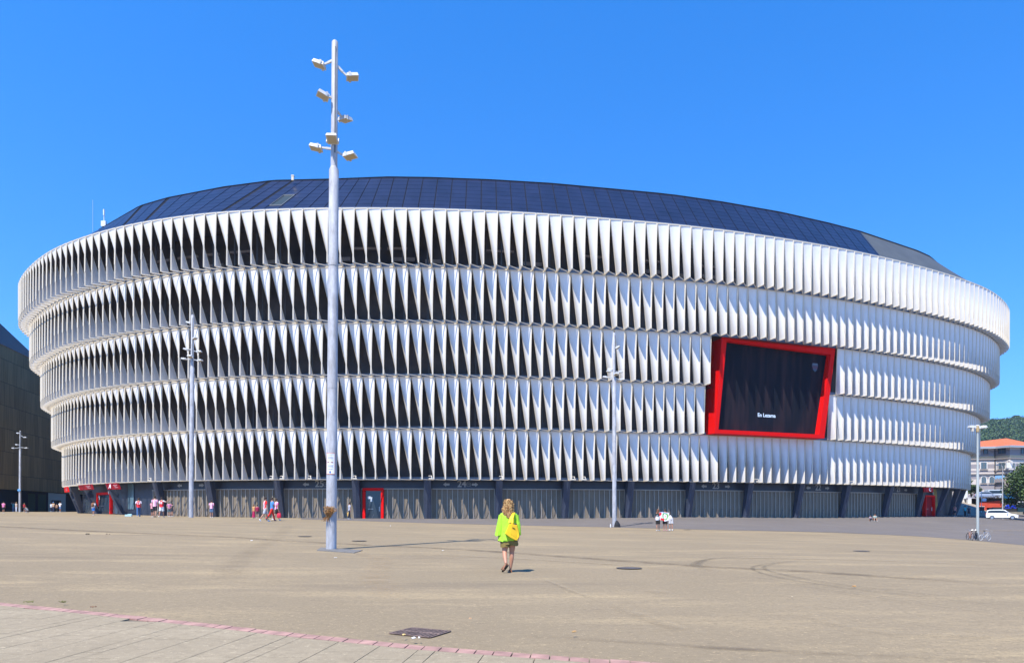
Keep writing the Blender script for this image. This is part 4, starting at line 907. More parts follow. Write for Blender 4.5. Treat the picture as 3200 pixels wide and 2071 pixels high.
pp(661, 1618, 55, 8, 'lone fan in striped shirt and denim shorts by the second gate', G0, stripes=M_stp, shirt=(.7, .2, .3), bcol=(.10, .17, .27), arms=(None, ((.2, .1, -1), (-.2, .9, .3))), Hm=1.74)
pp(793, 1620, 43, -30, 'person in orange top and long maroon skirt at the gate', G0, shirt=(.6, .28, .10), bcol=(.42, .01, .07), skirt=True, hairlen=.09, hair=(.16, .08, .03), Hm=1.4, slen=.3)
pp(804, 1620, 42, 25, 'person in dark red jacket and striped shorts next to a maroon skirt', G0, shirt=(.35, .02, .07), bcol=(.10, .06, .06), Hm=1.38, slen=1.0)
pp(829, 1624, 78, -50, 'fan in red sleeved striped shirt and grey shorts walking rightward', G0, stripes=M_st, shirt=(.7, .02, .03), sleeve=(.72, .02, .02), bcol=(.42, .42, .44), legs=((20, 4), (-22, 18)), shoes=(.85, .85, .85), Hm=1.78)
pp(850, 1624, 74, -55, 'person in blue tee and red trousers holding a phone', G0, shirt=(.08, .26, .58), bcol=(.62, .02, .01), bottom='trousers', legs=((16, 2), (-26, 14)), arms=((( -.1, .3, -1), (.2, 1, .05)), ((.1, .3, -1), (-.2, 1, .05))), shoes=(.05, .07, .12), Hm=1.74)
rb_, J2 = pp(864, 1624, 71, -45, 'fan in magenta striped shirt and black shorts carrying a red bag', G0, stripes=M_stpu, shirt=(.6, .1, .3), bcol=(.015, .015, .015), legs=((22, 4), (-20, 14)), shoes=(.85, .85, .88), Hm=1.72)
def bag_at(name, P_, sz, col, label, strap=.25, rz=0):
    m_ = MB(); m_.smooth = True
    m_.tube([(0, 0, -sz[2]/2), (0, 0, -sz[2]*.3), (0, 0, sz[2]*.3), (0, 0, sz[2]/2)], [(sz[0]*.42, sz[1]*.4), (sz[0]*.5, sz[1]*.5), (sz[0]*.44, sz[1]*.42), (sz[0]*.32, sz[1]*.15)], 12)
    m_.smooth = False
    m_.tube([(-sz[0]*.25, 0, sz[2]/2), (-sz[0]*.12, 0, sz[2]/2+strap*.8), (0, 0, sz[2]/2+strap), (sz[0]*.12, 0, sz[2]/2+strap*.8), (sz[0]*.25, 0, sz[2]/2)], .012, 6)
    o = m_.build(name, mat(name+'%.2f%.2f' % col[:2], col, .7)); o.location = P_; o.rotation_euler = (0, 0, rz); tag(o, label, 'bag'); return o
def wp(e, v): return Matrix.Translation(e.location) @ Matrix.Rotation(e.rotation_euler.z, 4, 'Z') @ Vector(v)
bag_at('bag', wp(rb_, J2['ha1'])+Vector((.05, 0, -.38)), (.34, .16, .36), (.55, .01, .04), 'red bag hanging from the hand of the striped fan', .14)
tb_, J3 = pp(1092, 1622, 53, -60, 'lone person in grey tee and black trousers near the red door', G0, shirt=(.42, .42, .46), bcol=(.02, .02, .025), bottom='trousers', shoes=(.75, .75, .75), legs=((8, 2), (-10, 6)), Hm=1.74)
bag_at('bag', wp(tb_, J3['ha0'])+Vector((-.05, 0, -.30)), (.34, .14, .40), (.60, .36, .08), 'tan bag held by the lone person near the red door', .10)
# trio with the flag
pp(2056, 1657, 68, -25, 'person with long brown hair in black shorts, left of the flag', G0, shirt=(.02, .03, .03), bcol=(.01, .015, .015), hair=(.16, .06, .025), hairlen=.23, shoes=(.5, .5, .5), arms=(None, ((.3, .9, -.2), (.2, 1, .2))), skin=SKP, Hm=1.72)
bag_at('bag', Vector(((2052-1600)/F*58.0, 57.75, gz(11.4, 58)+.98)), (.28, .12, .27), (.75, .80, .85), 'small white bag on the back of the long haired person', .12)
pp(2078.5, 1653, 69, 180, 'person in grey tee and sunglasses standing behind the held flag', G0, shirt=(.30, .26, .28), bcol=(.015, .01, .01), glasses=True, arms=((( -.4, .3, -.85), (.1, .9, .15)), ((.4, .3, -.85), (-.1, .9, .15))), shoes=(.4, .2, .25), build=1.1, Hm=1.76)
pp(2097, 1659, 68, 15, 'person in white tee and red cap bending toward the flag', G0, shirt=(.85, .87, .9), bcol=(.55, .54, .53), lean=62, cap=(.75, .02, .04), arms=((( -.3, .6, -.9), (-.2, .9, -.2)), ((.1, .6, -.9), (-.3, .9, -.2))), shoes=(.85, .85, .85), legs=((3, 2), (-3, 2)), Hm=1.78)
Df = 57.6; fx = lambda px: (px-1600)/F*Df; m_ = MB(); m_.smooth = True
fz0, fz1 = zat(1624, Df), zat(1600, Df)
def fp(u, v): return Vector((fx(2061)+(fx(2090)-fx(2061))*u, Df+.07*math.sin(u*9+v*2)+.03*math.sin(u*17), fz0+(fz1-fz0)*v-.10*(1-abs(2*u-1))*(1-v)+.04*math.sin(u*6)))
for i in range(24):
    for j in range(16):
        u, v = (i+.5)/24, (j+.5)/16; r_ = math.hypot((u-.62)*1.25, v-.55)
        m_.m = 0
        if u < .2 and v > .5+.6*abs(u-.02): m_.m = 1
        if r_ < .42: m_.m = 2 if r_ > .28 else (1 if r_ < .07 else 0)
        if v < .28 and .12 < u < .48: m_.m = 1
        if v > .93: m_.m = 3
        m_.quad(fp(i/24, j/16), fp((i+1)/24, j/16), fp((i+1)/24, (j+1)/16), fp(i/24, (j+1)/16))
tag(m_.build('flag', [mat('flag_white', (.85, .83, .83), .8), mat('flag_red', (.75, .02, .04), .8), mat('flag_green', (.16, .42, .09), .8), mat('flag_blue', (.35, .5, .8), .8)], merge=True), 'white flag with red corners and green ring held up by the trio', 'flag')
pp(2719, 1615, 33.2, 190, 'seated person in white top, left of the pair at the gate', 'pair sitting by the gate', seat=True, shirt=(.3, .26, .32), bcol=(.03, .03, .04), bottom='trousers', lean=10, Hm=1.3)
pp(2734, 1615, 43.5, 165, 'seated person in pale green tee, right of the pair at the gate', 'pair sitting by the gate', seat=True, shirt=(.30, .36, .31), bcol=(.02, .02, .03), bottom='shorts', lean=5, Hm=1.7)
pp(2984, 1613, 36, -60, 'person in salmon shirt leaning in the shade under the right end', G0, shirt=(.60, .26, .22), bcol=(.02, .03, .05))
pp(3016, 1613, 34, 5, 'person in turquoise shirt and black trousers at the right end', G0, shirt=(.03, .42, .46), bcol=(.01, .01, .015), bottom='trousers')
pp(3028, 1613, 34, -5, 'person in navy tee and shorts walking at the right end', G0, shirt=(.02, .025, .06), bcol=(.08, .04, .04), legs=WALK)
# black bag at the foot of the middle lamp post, small bottle
m_ = MB(); m_.smooth = True; m_.tube([(0, 0, 0), (0, 0, .25), (-.05, 0, .5), (-.1, 0, .6)], [(.30, .16), (.26, .15), (.14, .1), (.06, .05)], 12); p = onb(1929, 66.6); o = m_.build('bag', mat('black_bag', (.01, .01, .01), .7), loc=p); tag(o, 'black bag leaning against the foot of the middle lamp post', 'bag')
m_ = MB(); m_.smooth = True; m_.tube([(0, 0, 0), (0, 0, .2), (0, 0, .26), (0, 0, .32)], [.05, .05, .03, .02], 8); o = m_.build('bottle', mat('pale_bottle', (.7, .7, .7), .3), loc=onb(1908, 66)); tag(o, 'white bottle standing left of the middle lamp post', 'bottle')
m_ = MB(); m_.box((0, 0, .11), (.65, .4, .2), .2); m_.box((.1, 0, .24), (.4, .3, .08), .5); o = m_.build('cooler_box', mat('pale_cyan', (.45, .66, .68), .6), loc=onb(402, 80)); tag(o, 'pale blue box left on the ground before the glass pane', 'box')

# ------------------------------------------------------------------ the walking woman
Dw = 17.45; xw = (1588-1600)/F*Dw; gw = gz(xw, Dw)
wo_ = empty('person', (xw, Dw, gw)); tag(wo_, 'woman seen from behind in lime shirt and olive shorts, carrying a yellow bag', 'person')
S_ = Dw/F   # metres per pixel
def w3(px, py, dy=0): return Vector(((px-1588)*S_, dy, (1787-py)*S_))
z5 = lambda x, y: (1500+x/5.5, 1530+y/5.5)
def wz(x, y, dy=0): a, b_ = z5(x, y); return w3(a, b_, dy)
V_ = []; E_ = []
def av(p, r): V_.append((p[0], p[1], p[2], r)); return len(V_)-1
hipc = wz(497, 880); ch = wz(492, 560); nbk = wz(490, 400); hd_ = wz(490, 250, .02)
i0 = av(hipc, (.125, .10)); i1 = av(wz(495, 730), (.11, .085)); i2 = av(ch, (.13, .10)); i3 = av(wz(492, 450), (.10, .075)); i4 = av(wz(490, 365), .05); i5 = av(wz(490, 300, .02), (.065, .075)); i6 = av(hd_, (.075, .09)); i7 = av(wz(490, 195, .0), (.05, .06))
E_ += [(i0, i1), (i1, i2), (i2, i3), (i3, i4), (i4, i5), (i5, i6), (i6, i7)]; roots = [i0]
for sh, el, wr, ha, sgn in ((wz(375, 440), wz(340, 640), wz(325, 800), wz(336, 858), -1), (wz(612, 440), wz(650, 640), wz(664, 790), wz(660, 840), 1)):
    a = av(sh, .055); b_ = av(el, .038); c_ = av(wr, .026); d_ = av(ha, (.032, .018)); E_ += [(i3, a), (a, b_), (b_, c_), (c_, d_)]
    fd = (ha-wr).normalized(); side = Vector((0, 1, 0))
    for q, (o_, L_) in enumerate(((-.030, .055), (-.010, .070), (.010, .066), (.028, .052))):
        s_ = ha-fd*.008+side*o_; m1 = s_+fd*L_*.55; m2 = m1+(fd+Vector((-sgn*.35, 0, 0))).normalized()*L_*.5; k0 = len(V_); av(s_, .0095); av(m1, .009); av(m2, .0075); E_ += [(k0, k0+1), (k0+1, k0+2)]; roots.append(k0)
    s_ = wr+fd*.02+side*.018; k0 = len(V_); av(s_, .011); av(s_+(fd*.7+side*.8).normalized()*.04, .010); av(s_+(fd*.7+side*.8).normalized()*.04+fd*.03, .008); E_ += [(k0, k0+1), (k0+1, k0+2)]; roots.append(k0)
# legs: left leg trailing with heel raised, right leg planted
lh, lk, lc, la = wz(430, 930), wz(425, 1060, -.02), wz(428, 1130, -.10), wz(448, 1262, -.26)
rh, rk, rc, ra = wz(560, 930), wz(545, 1070, .04), wz(547, 1150, .02), wz(522, 1365, .03)
for h_, k_, c2, a_ in ((lh, lk, lc, la), (rh, rk, rc, ra)):
    a = av(h_, .090); a2 = av(h_.lerp(k_, .55), .078); b_ = av(k_, .060); c_ = av(c2, .060); c3 = av(c2.lerp(a_, .6), .042); d_ = av(a_, .031); E_ += [(i0, a), (a, a2), (a2, b_), (b_, c_), (c_, c3), (c3, d_)]
k0 = av(la, .03); av(wz(405, 1370, -.20), (.034, .022)); E_.append((k0, k0+1)); roots.append(k0)
k0 = av(ra, .03); av(wz(520, 1400, .15), (.036, .020)); E_.append((k0, k0+1)); roots.append(k0)
bake('body', V_, E_, roots, SKP, wo_, 2)
# shirt: flared, wide three-quarter sleeves
M_lime = bpy.data.materials.new('lime_linen'); M_lime.use_nodes = True; t = M_lime.node_tree; b = t.nodes['Principled BSDF']; b.inputs['Base Color'].default_value = (.36, .68, .03, 1); b.inputs['Roughness'].default_value = .8
nz = t.nodes.new('ShaderNodeTexNoise'); nz.inputs['Scale'].default_value = 9; tc = t.nodes.new('ShaderNodeTexCoord'); mp = t.nodes.new('ShaderNodeMapping'); mp.inputs['Scale'].default_value = (2.2, 2.2, .6); bp = t.nodes.new('ShaderNodeBump'); bp.inputs['Strength'].default_value = .9; bp.inputs['Distance'].default_value = .03
t.links.new(tc.outputs['Object'], mp.inputs[0]); t.links.new(mp.outputs[0], nz.inputs['Vector']); t.links.new(nz.outputs['Fac'], bp.inputs['Height']); t.links.new(bp.outputs[0], b.inputs['Normal'])
def cloth(m_, rings, n=36, fold=.03, ph=0):
    rows = []
    for i, (c, rx, ry) in enumerate(rings):
        k = i/(len(rings)-1); rows.append([Vector((c.x+math.cos(a)*rx*(1+fold*k*math.sin(a*7+ph+c.z*3)), c.y+math.sin(a)*ry*(1+fold*k*math.sin(a*9+ph*2+c.z*4)), c.z+.012*k*math.sin(a*4+ph))) for a in [2*math.pi*j/n for j in range(n)]])
    m_.grid(rows, True)
m_ = MB(); m_.smooth = True
cloth(m_, [(wz(490, 372), .060, .055), (wz(490, 388), .115, .075), (wz(490, 402), .185, .095), (wz(492, 440), .215, .115), (wz(492, 540), .205, .13), (wz(488, 660), .20, .135), (wz(480, 780), .215, .145), (wz(468, 878), .225, .15)], 40, .05)
for P0_, P1_, P2_, r0_, r1_, r2_, ph in ((wz(378, 425), wz(352, 600), wz(325, 785), .075, .085, .095, 1), (wz(608, 425), wz(640, 600), wz(652, 770), .075, .078, .075, 2)):
    d1_ = (P2_-P0_); rings = []
    for k in range(9):
        q = k/8; c = (P0_.lerp(P1_, q*2) if q < .5 else P1_.lerp(P2_, q*2-1)); r_ = r0_+(r1_-r0_)*min(1, q*2)+(r2_-r1_)*max(0, q*2-1); rings.append((c, r_, r_*1.05))
    cloth(m_, rings, 24, .08, ph)
m_.m = 1; m_.quad(wz(395, 735, -.150), wz(468, 735, -.162), wz(466, 862, -.166), wz(392, 862, -.154))
m_.build('shirt', [M_lime, mat('lime_pocket', (.40, .72, .05), .8)], wo_)
# shorts
m_ = MB(); m_.smooth = True; cloth(m_, [(wz(498, 830), .17, .125), (wz(500, 890), .205, .14), (wz(503, 930), .215, .145)], 30, .03)
cloth(m_, [(wz(440, 890), .118, .13), (wz(434, 980), .118, .13)], 24, .05, 1); cloth(m_, [(wz(566, 880), .118, .13), (wz(570, 955), .122, .135)], 24, .05, 2)
m_.build('shorts', mat('olive_cotton', (.20, .145, .035), .85, 0, .15, 8, .3), wo_)
# sandals
M_san = mat('brown_leather', (.24, .09, .035), .6); M_sole = mat('dark_sole', (.02, .015, .012), .7)
m_ = MB(); m_.smooth = True; A_ = wz(474, 1285, -.29); B_ = wz(388, 1395, -.13); m_.tube([A_+Vector((.0, 0, .01)), A_.lerp(B_, .3), A_.lerp(B_, .75), B_], [(.030, .022), (.040, .020), (.046, .018), (.028, .014)], 14, side=(.7, .5, 0)); m_.build('sandal', M_sole, wo_)
m_ = MB(); m_.smooth = True
for q in (.08, .4, .72): c = A_.lerp(B_, q)+Vector((-.012, .03, .018)); m_.tube([c+Vector((.045, -.02, -.01)), c+Vector((.02, .03, .03)), c+Vector((-.02, .03, .03)), c+Vector((-.045, -.01, -.01))], .014, 8)
m_.tube([wz(430, 1290, -.25), wz(452, 1268, -.30), wz(476, 1282, -.25)], .014, 8); m_.build('sandal_strap', M_san, wo_)
m_ = MB(); m_.smooth = True; m_.tube([wz(520, 1418, -.03), wz(520, 1418, .05), wz(520, 1418, .14), wz(520, 1418, .21)], [(.034, .012), (.038, .013), (.046, .013), (.03, .012)], 14); m_.build('sandal', M_sole, wo_)
m_ = MB(); m_.smooth = True
for dy, z_ in ((-.035, 1378), (.04, 1372), (.11, 1392)): m_.tube([wz(494, 1412, dy), wz(502, z_, dy), wz(538, z_, dy), wz(547, 1412, dy)], .014, 8)
m_.build('sandal_strap', M_san, wo_)
# hair: a mass of curls
M_h = bpy.data.materials.new('blond_curls'); M_h.use_nodes = True; t = M_h.node_tree; b = t.nodes['Principled BSDF']; b.inputs['Roughness'].default_value = .55
nz = t.nodes.new('ShaderNodeTexNoise'); nz.inputs['Scale'].default_value = 22; tc = t.nodes.new('ShaderNodeTexCoord'); cr = t.nodes.new('ShaderNodeValToRGB'); cr.color_ramp.elements[0].position = .38; cr.color_ramp.elements[0].color = (.26, .115, .03, 1); cr.color_ramp.elements[1].position = .62; cr.color_ramp.elements[1].color = (.62, .39, .15, 1)
t.links.new(tc.outputs['Object'], nz.inputs['Vector']); t.links.new(nz.outputs['Fac'], cr.inputs[0]); t.links.new(cr.outputs[0], b.inputs['Base Color'])
m_ = MB(); m_.smooth = True; rnd = random.Random(5); hc = wz(488, 245, .0); m_.ell(hc, (.105, .11, .125), 16, 12, None, .1)
prof = [(150, 45), (180, 70), (215, 80), (250, 86), (290, 92), (330, 98), (370, 88), (410, 62), (450, 30)]
for k in range(240):
    yy = rnd.uniform(165, 425); hw = float(np.interp(yy, [p[0] for p in prof], [p[1] for p in prof])); xx = rnd.uniform(-1, 1)*hw; dep = .125*math.sqrt(max(0, 1-(xx/max(hw, 1))**2))*(1 if yy < 330 else .95)
    cxp = float(np.interp(yy, [160, 250, 330, 450], [485, 492, 480, 490])); p0 = wz(cxp+xx, yy, -dep-.005); L_ = rnd.uniform(.05, .12); a0 = rnd.uniform(0, 6.28); rr = rnd.uniform(.008, .016)
    pts_ = [p0+Vector((math.cos(a0+j*1.25)*rr*1.3, -abs(math.sin(a0+j*1.25))*rr*1.3, -L_*j/7)) for j in range(8)]
    m_.tube(pts_, [rr*.55, rr*.75, rr*.8, rr*.8, rr*.75, rr*.7, rr*.5, rr*.2], 6)
for k in range(36):
    a = rnd.uniform(0, 6.28); p0 = hc+Vector((math.cos(a)*.095, math.sin(a)*.10, rnd.uniform(-.05, .11))); L_ = rnd.uniform(.06, .14); a0 = rnd.uniform(0, 6.28)
    m_.tube([p0+Vector((math.cos(a0+j)*.012, math.sin(a0+j)*.012, -L_*j/5)) for j in range(6)], [.008, .011, .011, .010, .008, .003], 6)
m_.build('hair', M_h, wo_)
# the yellow bag
bg_ = empty('bag', (xw, Dw, gw)); tag(bg_, 'large yellow shoulder bag hanging on the woman in lime', 'bag')
M_y = mat('yellow_canvas', (.82, .52, .004), .6, 0, .10, 6, .3); M_yo = mat('ochre_canvas', (.70, .42, .005), .65, 0, .12, 7, .3)
o2 = lambda x, y, d=0: wz(x, y, -.20-d)
m_ = MB(); m_.smooth = False
out = [(508, 560), (600, 585), (640, 590), (668, 700), (680, 800), (640, 858), (600, 850), (530, 810), (470, 770), (432, 745), (470, 660)]
cen = (565, 710)
ring0 = [o2(x_, y_, .0) for x_, y_ in out]; ring1 = [o2(cen[0]+(x_-cen[0])*.92, cen[1]+(y_-cen[1])*.92, .07) for x_, y_ in out]; ringb = [o2(cen[0]+(x_-cen[0])*.95, cen[1]+(y_-cen[1])*.95, -.09) for x_, y_ in out]
n0 = len(m_.v); m_.grid([ringb, ring0, ring1], True); m_.quad(*ring1[::-1]); m_.quad(*ringb); m_.build('bag_body', M_y, bg_)
m_ = MB(); mid_ = [(548, 590), (640, 610), (628, 830), (530, 760)]; m_.quad(*[o2(x_, y_, .076) for x_, y_ in mid_][::-1]); m_.quad(*[o2(x_, y_, .074) for x_, y_ in [(440, 742), (500, 775), (640, 848), (620, 858), (520, 806), (470, 770)]]); m_.build('bag_panel', M_yo, bg_)
m_ = MB(); m_.smooth = True
m_.tube([o2(515, 565, .03), o2(540, 480, -.0), o2(575, 410, -.06), wz(585, 385, -.02)], [(.045, .008), (.04, .008), (.035, .008), (.03, .008)], 10); m_.tube([o2(560, 570, .06), o2(560, 480, .02), o2(580, 410, -.05), wz(590, 385, -.01)], [(.022, .007)]*4, 10); m_.build('strap', M_y, bg_)
m_ = MB(); m_.smooth = True; m_.ell(o2(605, 590, .05), (.045, .02, .028), 10, 6); m_.ell(o2(520, 572, .05), (.022, .01, .025), 8, 6); m_.smooth = False; m_.bar(o2(556, 640, .085), o2(604, 664, .085), .012); m_.build('buckle', mat('dark_buckle', (.06, .04, .02), .4, .4), bg_)

# ------------------------------------------------------------------ dark building at the left
wdir = Vector((-500/F, 1, 0))
def wl(Y, z): return Vector((-90-.2174*(Y-129), Y, z))
dk = empty('building', wl(129, 1.4)); DB = -wl(129, 1.4)
tag(dk, 'dark building with olive cladding and navy roof band at the left edge', 'building')
M_ol = bpy.data.materials.new('olive_cladding'); M_ol.use_nodes = True; t = M_ol.node_tree; b = t.nodes['Principled BSDF']; b.inputs['Roughness'].default_value = 1; b.inputs['Specular IOR Level'].default_value = 0
tc = t.nodes.new('ShaderNodeTexCoord'); mp = t.nodes.new('ShaderNodeMapping'); mp.inputs['Scale'].default_value = (1, .5, .22); vo = t.nodes.new('ShaderNodeTexBrick')
vo.offset = .37; vo.offset_frequency = 2; vo.inputs['Scale'].default_value = 1; vo.inputs['Mortar Size'].default_value = .012; vo.inputs['Color1'].default_value = (.26, .20, .10, 1); vo.inputs['Color2'].default_value = (.36, .29, .15, 1); vo.inputs['Mortar'].default_value = (.15, .12, .07, 1); vo.inputs['Brick Width'].default_value = .9; vo.inputs['Row Height'].default_value = .9
sx = t.nodes.new('ShaderNodeSeparateXYZ'); cb = t.nodes.new('ShaderNodeCombineXYZ')
t.links.new(tc.outputs['Object'], mp.inputs[0]); t.links.new(mp.outputs[0], sx.inputs[0]); t.links.new(sx.outputs[1], cb.inputs[0]); t.links.new(sx.outputs[2], cb.inputs[1]); t.links.new(cb.outputs[0], vo.inputs[0])
nz = t.nodes.new('ShaderNodeTexNoise'); nz.inputs['Scale'].default_value = 1.2; mpx = t.nodes.new('ShaderNodeMapping'); mpx.inputs['Scale'].default_value = (1, 2.5, .2); t.links.new(tc.outputs['Object'], mpx.inputs[0]); t.links.new(mpx.outputs[0], nz.inputs['Vector'])
mx = t.nodes.new('ShaderNodeMix'); mx.data_type = 'RGBA'; mx.blend_type = 'MULTIPLY'; mx.inputs[0].default_value = .6; t.links.new(vo.outputs[0], mx.inputs[6]); t.links.new(nz.outputs[0], mx.inputs[7])
hs = t.nodes.new('ShaderNodeBrightContrast'); hs.inputs['Bright'].default_value = .02; t.links.new(mx.outputs[2], hs.inputs[0]); t.links.new(hs.outputs[0], b.inputs['Base Color'])
D0_ = 129; zc0 = zat(1526, D0_); zc1 = zat(1072, D0_)
m_ = MB(); Y0, Y1 = 127.5, 236
m_.quad(wl(Y0, zc0), wl(Y1, zc0), wl(Y1, zc1), wl(Y0, zc1)); m_.quad(wl(Y0, zc0), wl(Y0, zc1), wl(Y0, zc1)+Vector((-45, 0, 0)), wl(Y0, zc0)+Vector((-45, 0, 0)))
m_.quad(wl(Y0, zc0), wl(Y0, zc0)+Vector((-2, 0, 0)), wl(Y1, zc0)+Vector((-2, 0, 0)), wl(Y1, zc0)); m_.build('cladding', M_ol, dk).location = DB
for i in range(1, 5):
    pass
m_ = MB(); o_ = Vector((-.9, 0, 0)); m_.quad(wl(Y0, -1)+o_, wl(Y1, -1)+o_, wl(Y1, zc0)+o_, wl(Y0, zc0)+o_); m_.quad(wl(Y0, -1)+o_, wl(Y0, zc0)+o_, wl(Y0, zc0)+Vector((-45, 0, 0)), wl(Y0, -1)+Vector((-45, 0, 0))); m_.build('ground_floor', mat('black_navy_wall', (.008, .011, .020), .9, spec=.05), dk).location = DB
m_ = MB(); zt0 = zat(1008, D0_); Yh = 147; sl_ = (zt0-zc1)/(Yh-D0_)
for a_, b2_ in ((Y0, Yh),):
    m_.quad(wl(a_, zc1)+Vector((.15, 0, 0)), wl(b2_, zc1)+Vector((.15, 0, 0)), wl(b2_, zc1+.1)+Vector((.15, 0, 0)), wl(a_, zc1+sl_*(Yh-a_))+Vector((.15, 0, 0)))
    m_.quad(wl(a_, zc1+sl_*(Yh-a_))+Vector((.15, 0, 0)), wl(b2_, zc1+.1)+Vector((.15, 0, 0)), wl(b2_, zc1+.1)+Vector((-30, 0, 0)), wl(a_, zc1+sl_*(Yh-a_))+Vector((-30, 0, 0)))
m_.build('roof_band', mat('deep_navy', (.008, .014, .045), .5), dk).location = DB
def wpx(px):  # Y on the wall line for a pixel column
    q = (px-1600)/F; return (-90+.2174*129)/(q+.2174)
m_ = MB()
for a_, b2_ in ((100, 123), (131, 156)):
    ya, yb = wpx(a_), wpx(b2_); oo = Vector((-.8, 0, 0)); m_.quad(wl(ya, 1.5)+oo, wl(yb, 1.5)+oo, wl(yb, zc0-.5)+oo, wl(ya, zc0-.5)+oo)
m_.build('green_glazing', mat('dark_green_glass', (.014, .035, .010), .8, spec=.1), dk).location = DB
ya, yb = wpx(162), wpx(216); m_ = MB(); oo = Vector((-.75, 0, 0)); m_.quad(wl(ya, 1.0)+oo, wl(yb, 1.0)+oo, wl(yb, zc0-.1)+oo, wl(ya, zc0-.1)+oo); m_.build('teal_panel', mat('teal_panel', (.085, .12, .13), .5), dk).location = DB
ya, yb = wpx(172), wpx(201); m_ = MB(); oo = Vector((-.70, 0, 0)); m_.quad(wl(ya, 1.6)+oo, wl(yb, 1.6)+oo, wl(yb, zc0-1.6)+oo, wl(ya, zc0-1.6)+oo); m_.build('window', mat('dull_dark_glass', (.02, .022, .022), .8, spec=.1), dk).location = DB

# ------------------------------------------------------------------ right background: terrace, wall, house, hill
zt_ = 4.1
P2 = lambda px, D, z: Vector(((px-1600)/F*D, D, z))
m_ = MB(); m_.smooth = False
m_.quad(P2(2960, 150, zt_), P2(3064, 141.5, zt_), P2(3132, 139, zt_), P2(3600, 136, zt_), P2(3700, 230, zt_+.3), P2(2700, 230, zt_+.3))
tag(m_.build('terrace', mat('terrace_asphalt', (.13, .12, .11), .9, 0, .2, 1)), kind='structure')
m_ = MB(); rr = [(3020, 130, gz(*P2(3020, 130, 0)[:2])+.03), (3095, 137, gz(*P2(3095, 137, 0)[:2])+.05)]
rows = []
for k in range(14):
    q = k/13; l_ = P2(2975, 122, 0).lerp(P2(2990, 152, 0), q); r_ = P2(3096, 126, 0).lerp(P2(3064, 143, 0), q)
    rows.append([(l_.lerp(r_, u).x, l_.lerp(r_, u).y, gz(l_.lerp(r_, u).x, l_.lerp(r_, u).y)+.04+3.2*max(0, q-.3)**1.5*(1-u*.6)) for u in [i/8 for i in range(9)]])
m_.smooth = True; m_.grid(rows); tag(m_.build('path', mat('pale_path', (.30, .25, .19), .9, 0, .1, 1)), kind='structure')
rw = empty('retaining_wall', P2(3098, 140, 0)); tag(rw, 'low red painted retaining wall with railing behind the white car', 'wall'); OF = -P2(3098, 140, 0)
m_ = MB(); a_, b2_, c2_ = P2(3062, 142, 0), P2(3132, 139.5, 0), P2(3215, 137, 0)
def wallseg(p, q, z0, za, zb): m_.quad(p+Vector((0, 0, z0)), q+Vector((0, 0, z0)), q+Vector((0, 0, zb)), p+Vector((0, 0, za))); m_.quad(p+Vector((0, .4, za)), p+Vector((0, 0, za)), q+Vector((0, 0, zb)), q+Vector((0, .4, zb)))
wallseg(a_, b2_, -1, zat(1569, 142), zat(1563, 139.5)); o = m_.build('wall_panel', mat('brick_red_paint', (.50, .06, .03), .8, 0, .1, 2), rw); o.location = OF
m_ = MB(); wallseg(b2_, c2_, -1, 3.2, 3.0); o = m_.build('stone_base', mat('grey_stone', (.20, .19, .16), .9, 0, .3, 1.2), rw); o.location = OF
m_ = MB()
for k in range(15):
    q = a_.lerp(b2_, k/14)+Vector((0, .2, 0)); z_ = 3.35+.3*k/14; m_.bar(q+Vector((0, 0, z_)), q+Vector((0, 0, z_+1.0)), .07)
for h_ in (.55, 1.0): m_.bar(a_+Vector((0, .2, 3.35+h_)), b2_+Vector((0, .2, 3.65+h_)), .05)
o = m_.build('railing', mat('rail_brown', (.10, .08, .07), .6), rw); o.location = OF
# house
hs_ = empty('house', P2(3130, 168, zt_)); OH = -P2(3130, 168, zt_)
tag(hs_, 'cream and grey striped house with orange tiled roof beyond the stadium', 'house')
pl = [(2990, 172), (3110, 170), (3156, 166.8), (3260, 170)]; pl3 = [P2(px, D, 0) for px, D in pl]
pback = [pl3[-1]+Vector((6, 26, 0)), pl3[0]+Vector((-2, 26, 0))]
ze = 16.4; M_hw = bpy.data.materials.new('striped_render'); M_hw.use_nodes = True; t = M_hw.node_tree; b = t.nodes['Principled BSDF']; b.inputs['Roughness'].default_value = .85
tc = t.nodes.new('ShaderNodeTexCoord'); sx = t.nodes.new('ShaderNodeSeparateXYZ'); mr = t.nodes.new('ShaderNodeMapRange'); mr.inputs[1].default_value = 0; mr.inputs[2].default_value = 17
cr = t.nodes.new('ShaderNodeValToRGB'); cr.color_ramp.interpolation = 'CONSTANT'
cream = (.62, .54, .46, 1); grey = (.30, .27, .27, 1); yel = (.62, .48, .28, 1)
bands = [(0, grey), (4.2, grey), (zat(1543, 165), cream), (zat(1529, 165), grey), (zat(1510, 165), cream), (zat(1493, 165), grey), (zat(1484, 165), cream), (zat(1472, 165), grey), (zat(1466, 165), cream), (zat(1459, 165), grey), (zat(1445, 165), cream), (zat(1433, 165), grey), (zat(1428, 165), yel), (zat(1419, 165), grey), (zat(1401, 165), cream)]
e = cr.color_ramp.elements; e[0].position = 0; e[0].color = grey; e[1].position = bands[1][0]/17; e[1].color = bands[1][1]
for z_, c_ in bands[2:]: q = e.new(min(1, z_/17)); q.color = c_
t.links.new(tc.outputs['Object'], sx.inputs[0]); t.links.new(sx.outputs[2], mr.inputs[0]); t.links.new(mr.outputs[0], cr.inputs[0]); t.links.new(cr.outputs[0], b.inputs['Base Color'])
ring_ = pl3+pback; m_ = MB()
for i in range(len(ring_)):
    p, q = ring_[i], ring_[(i+1) % len(ring_)]; m_.quad(p+Vector((0, 0, 3.5)), q+Vector((0, 0, 3.5)), q+Vector((0, 0, ze)), p+Vector((0, 0, ze)))
o = m_.build('wall', M_hw, hs_); o.location = OH
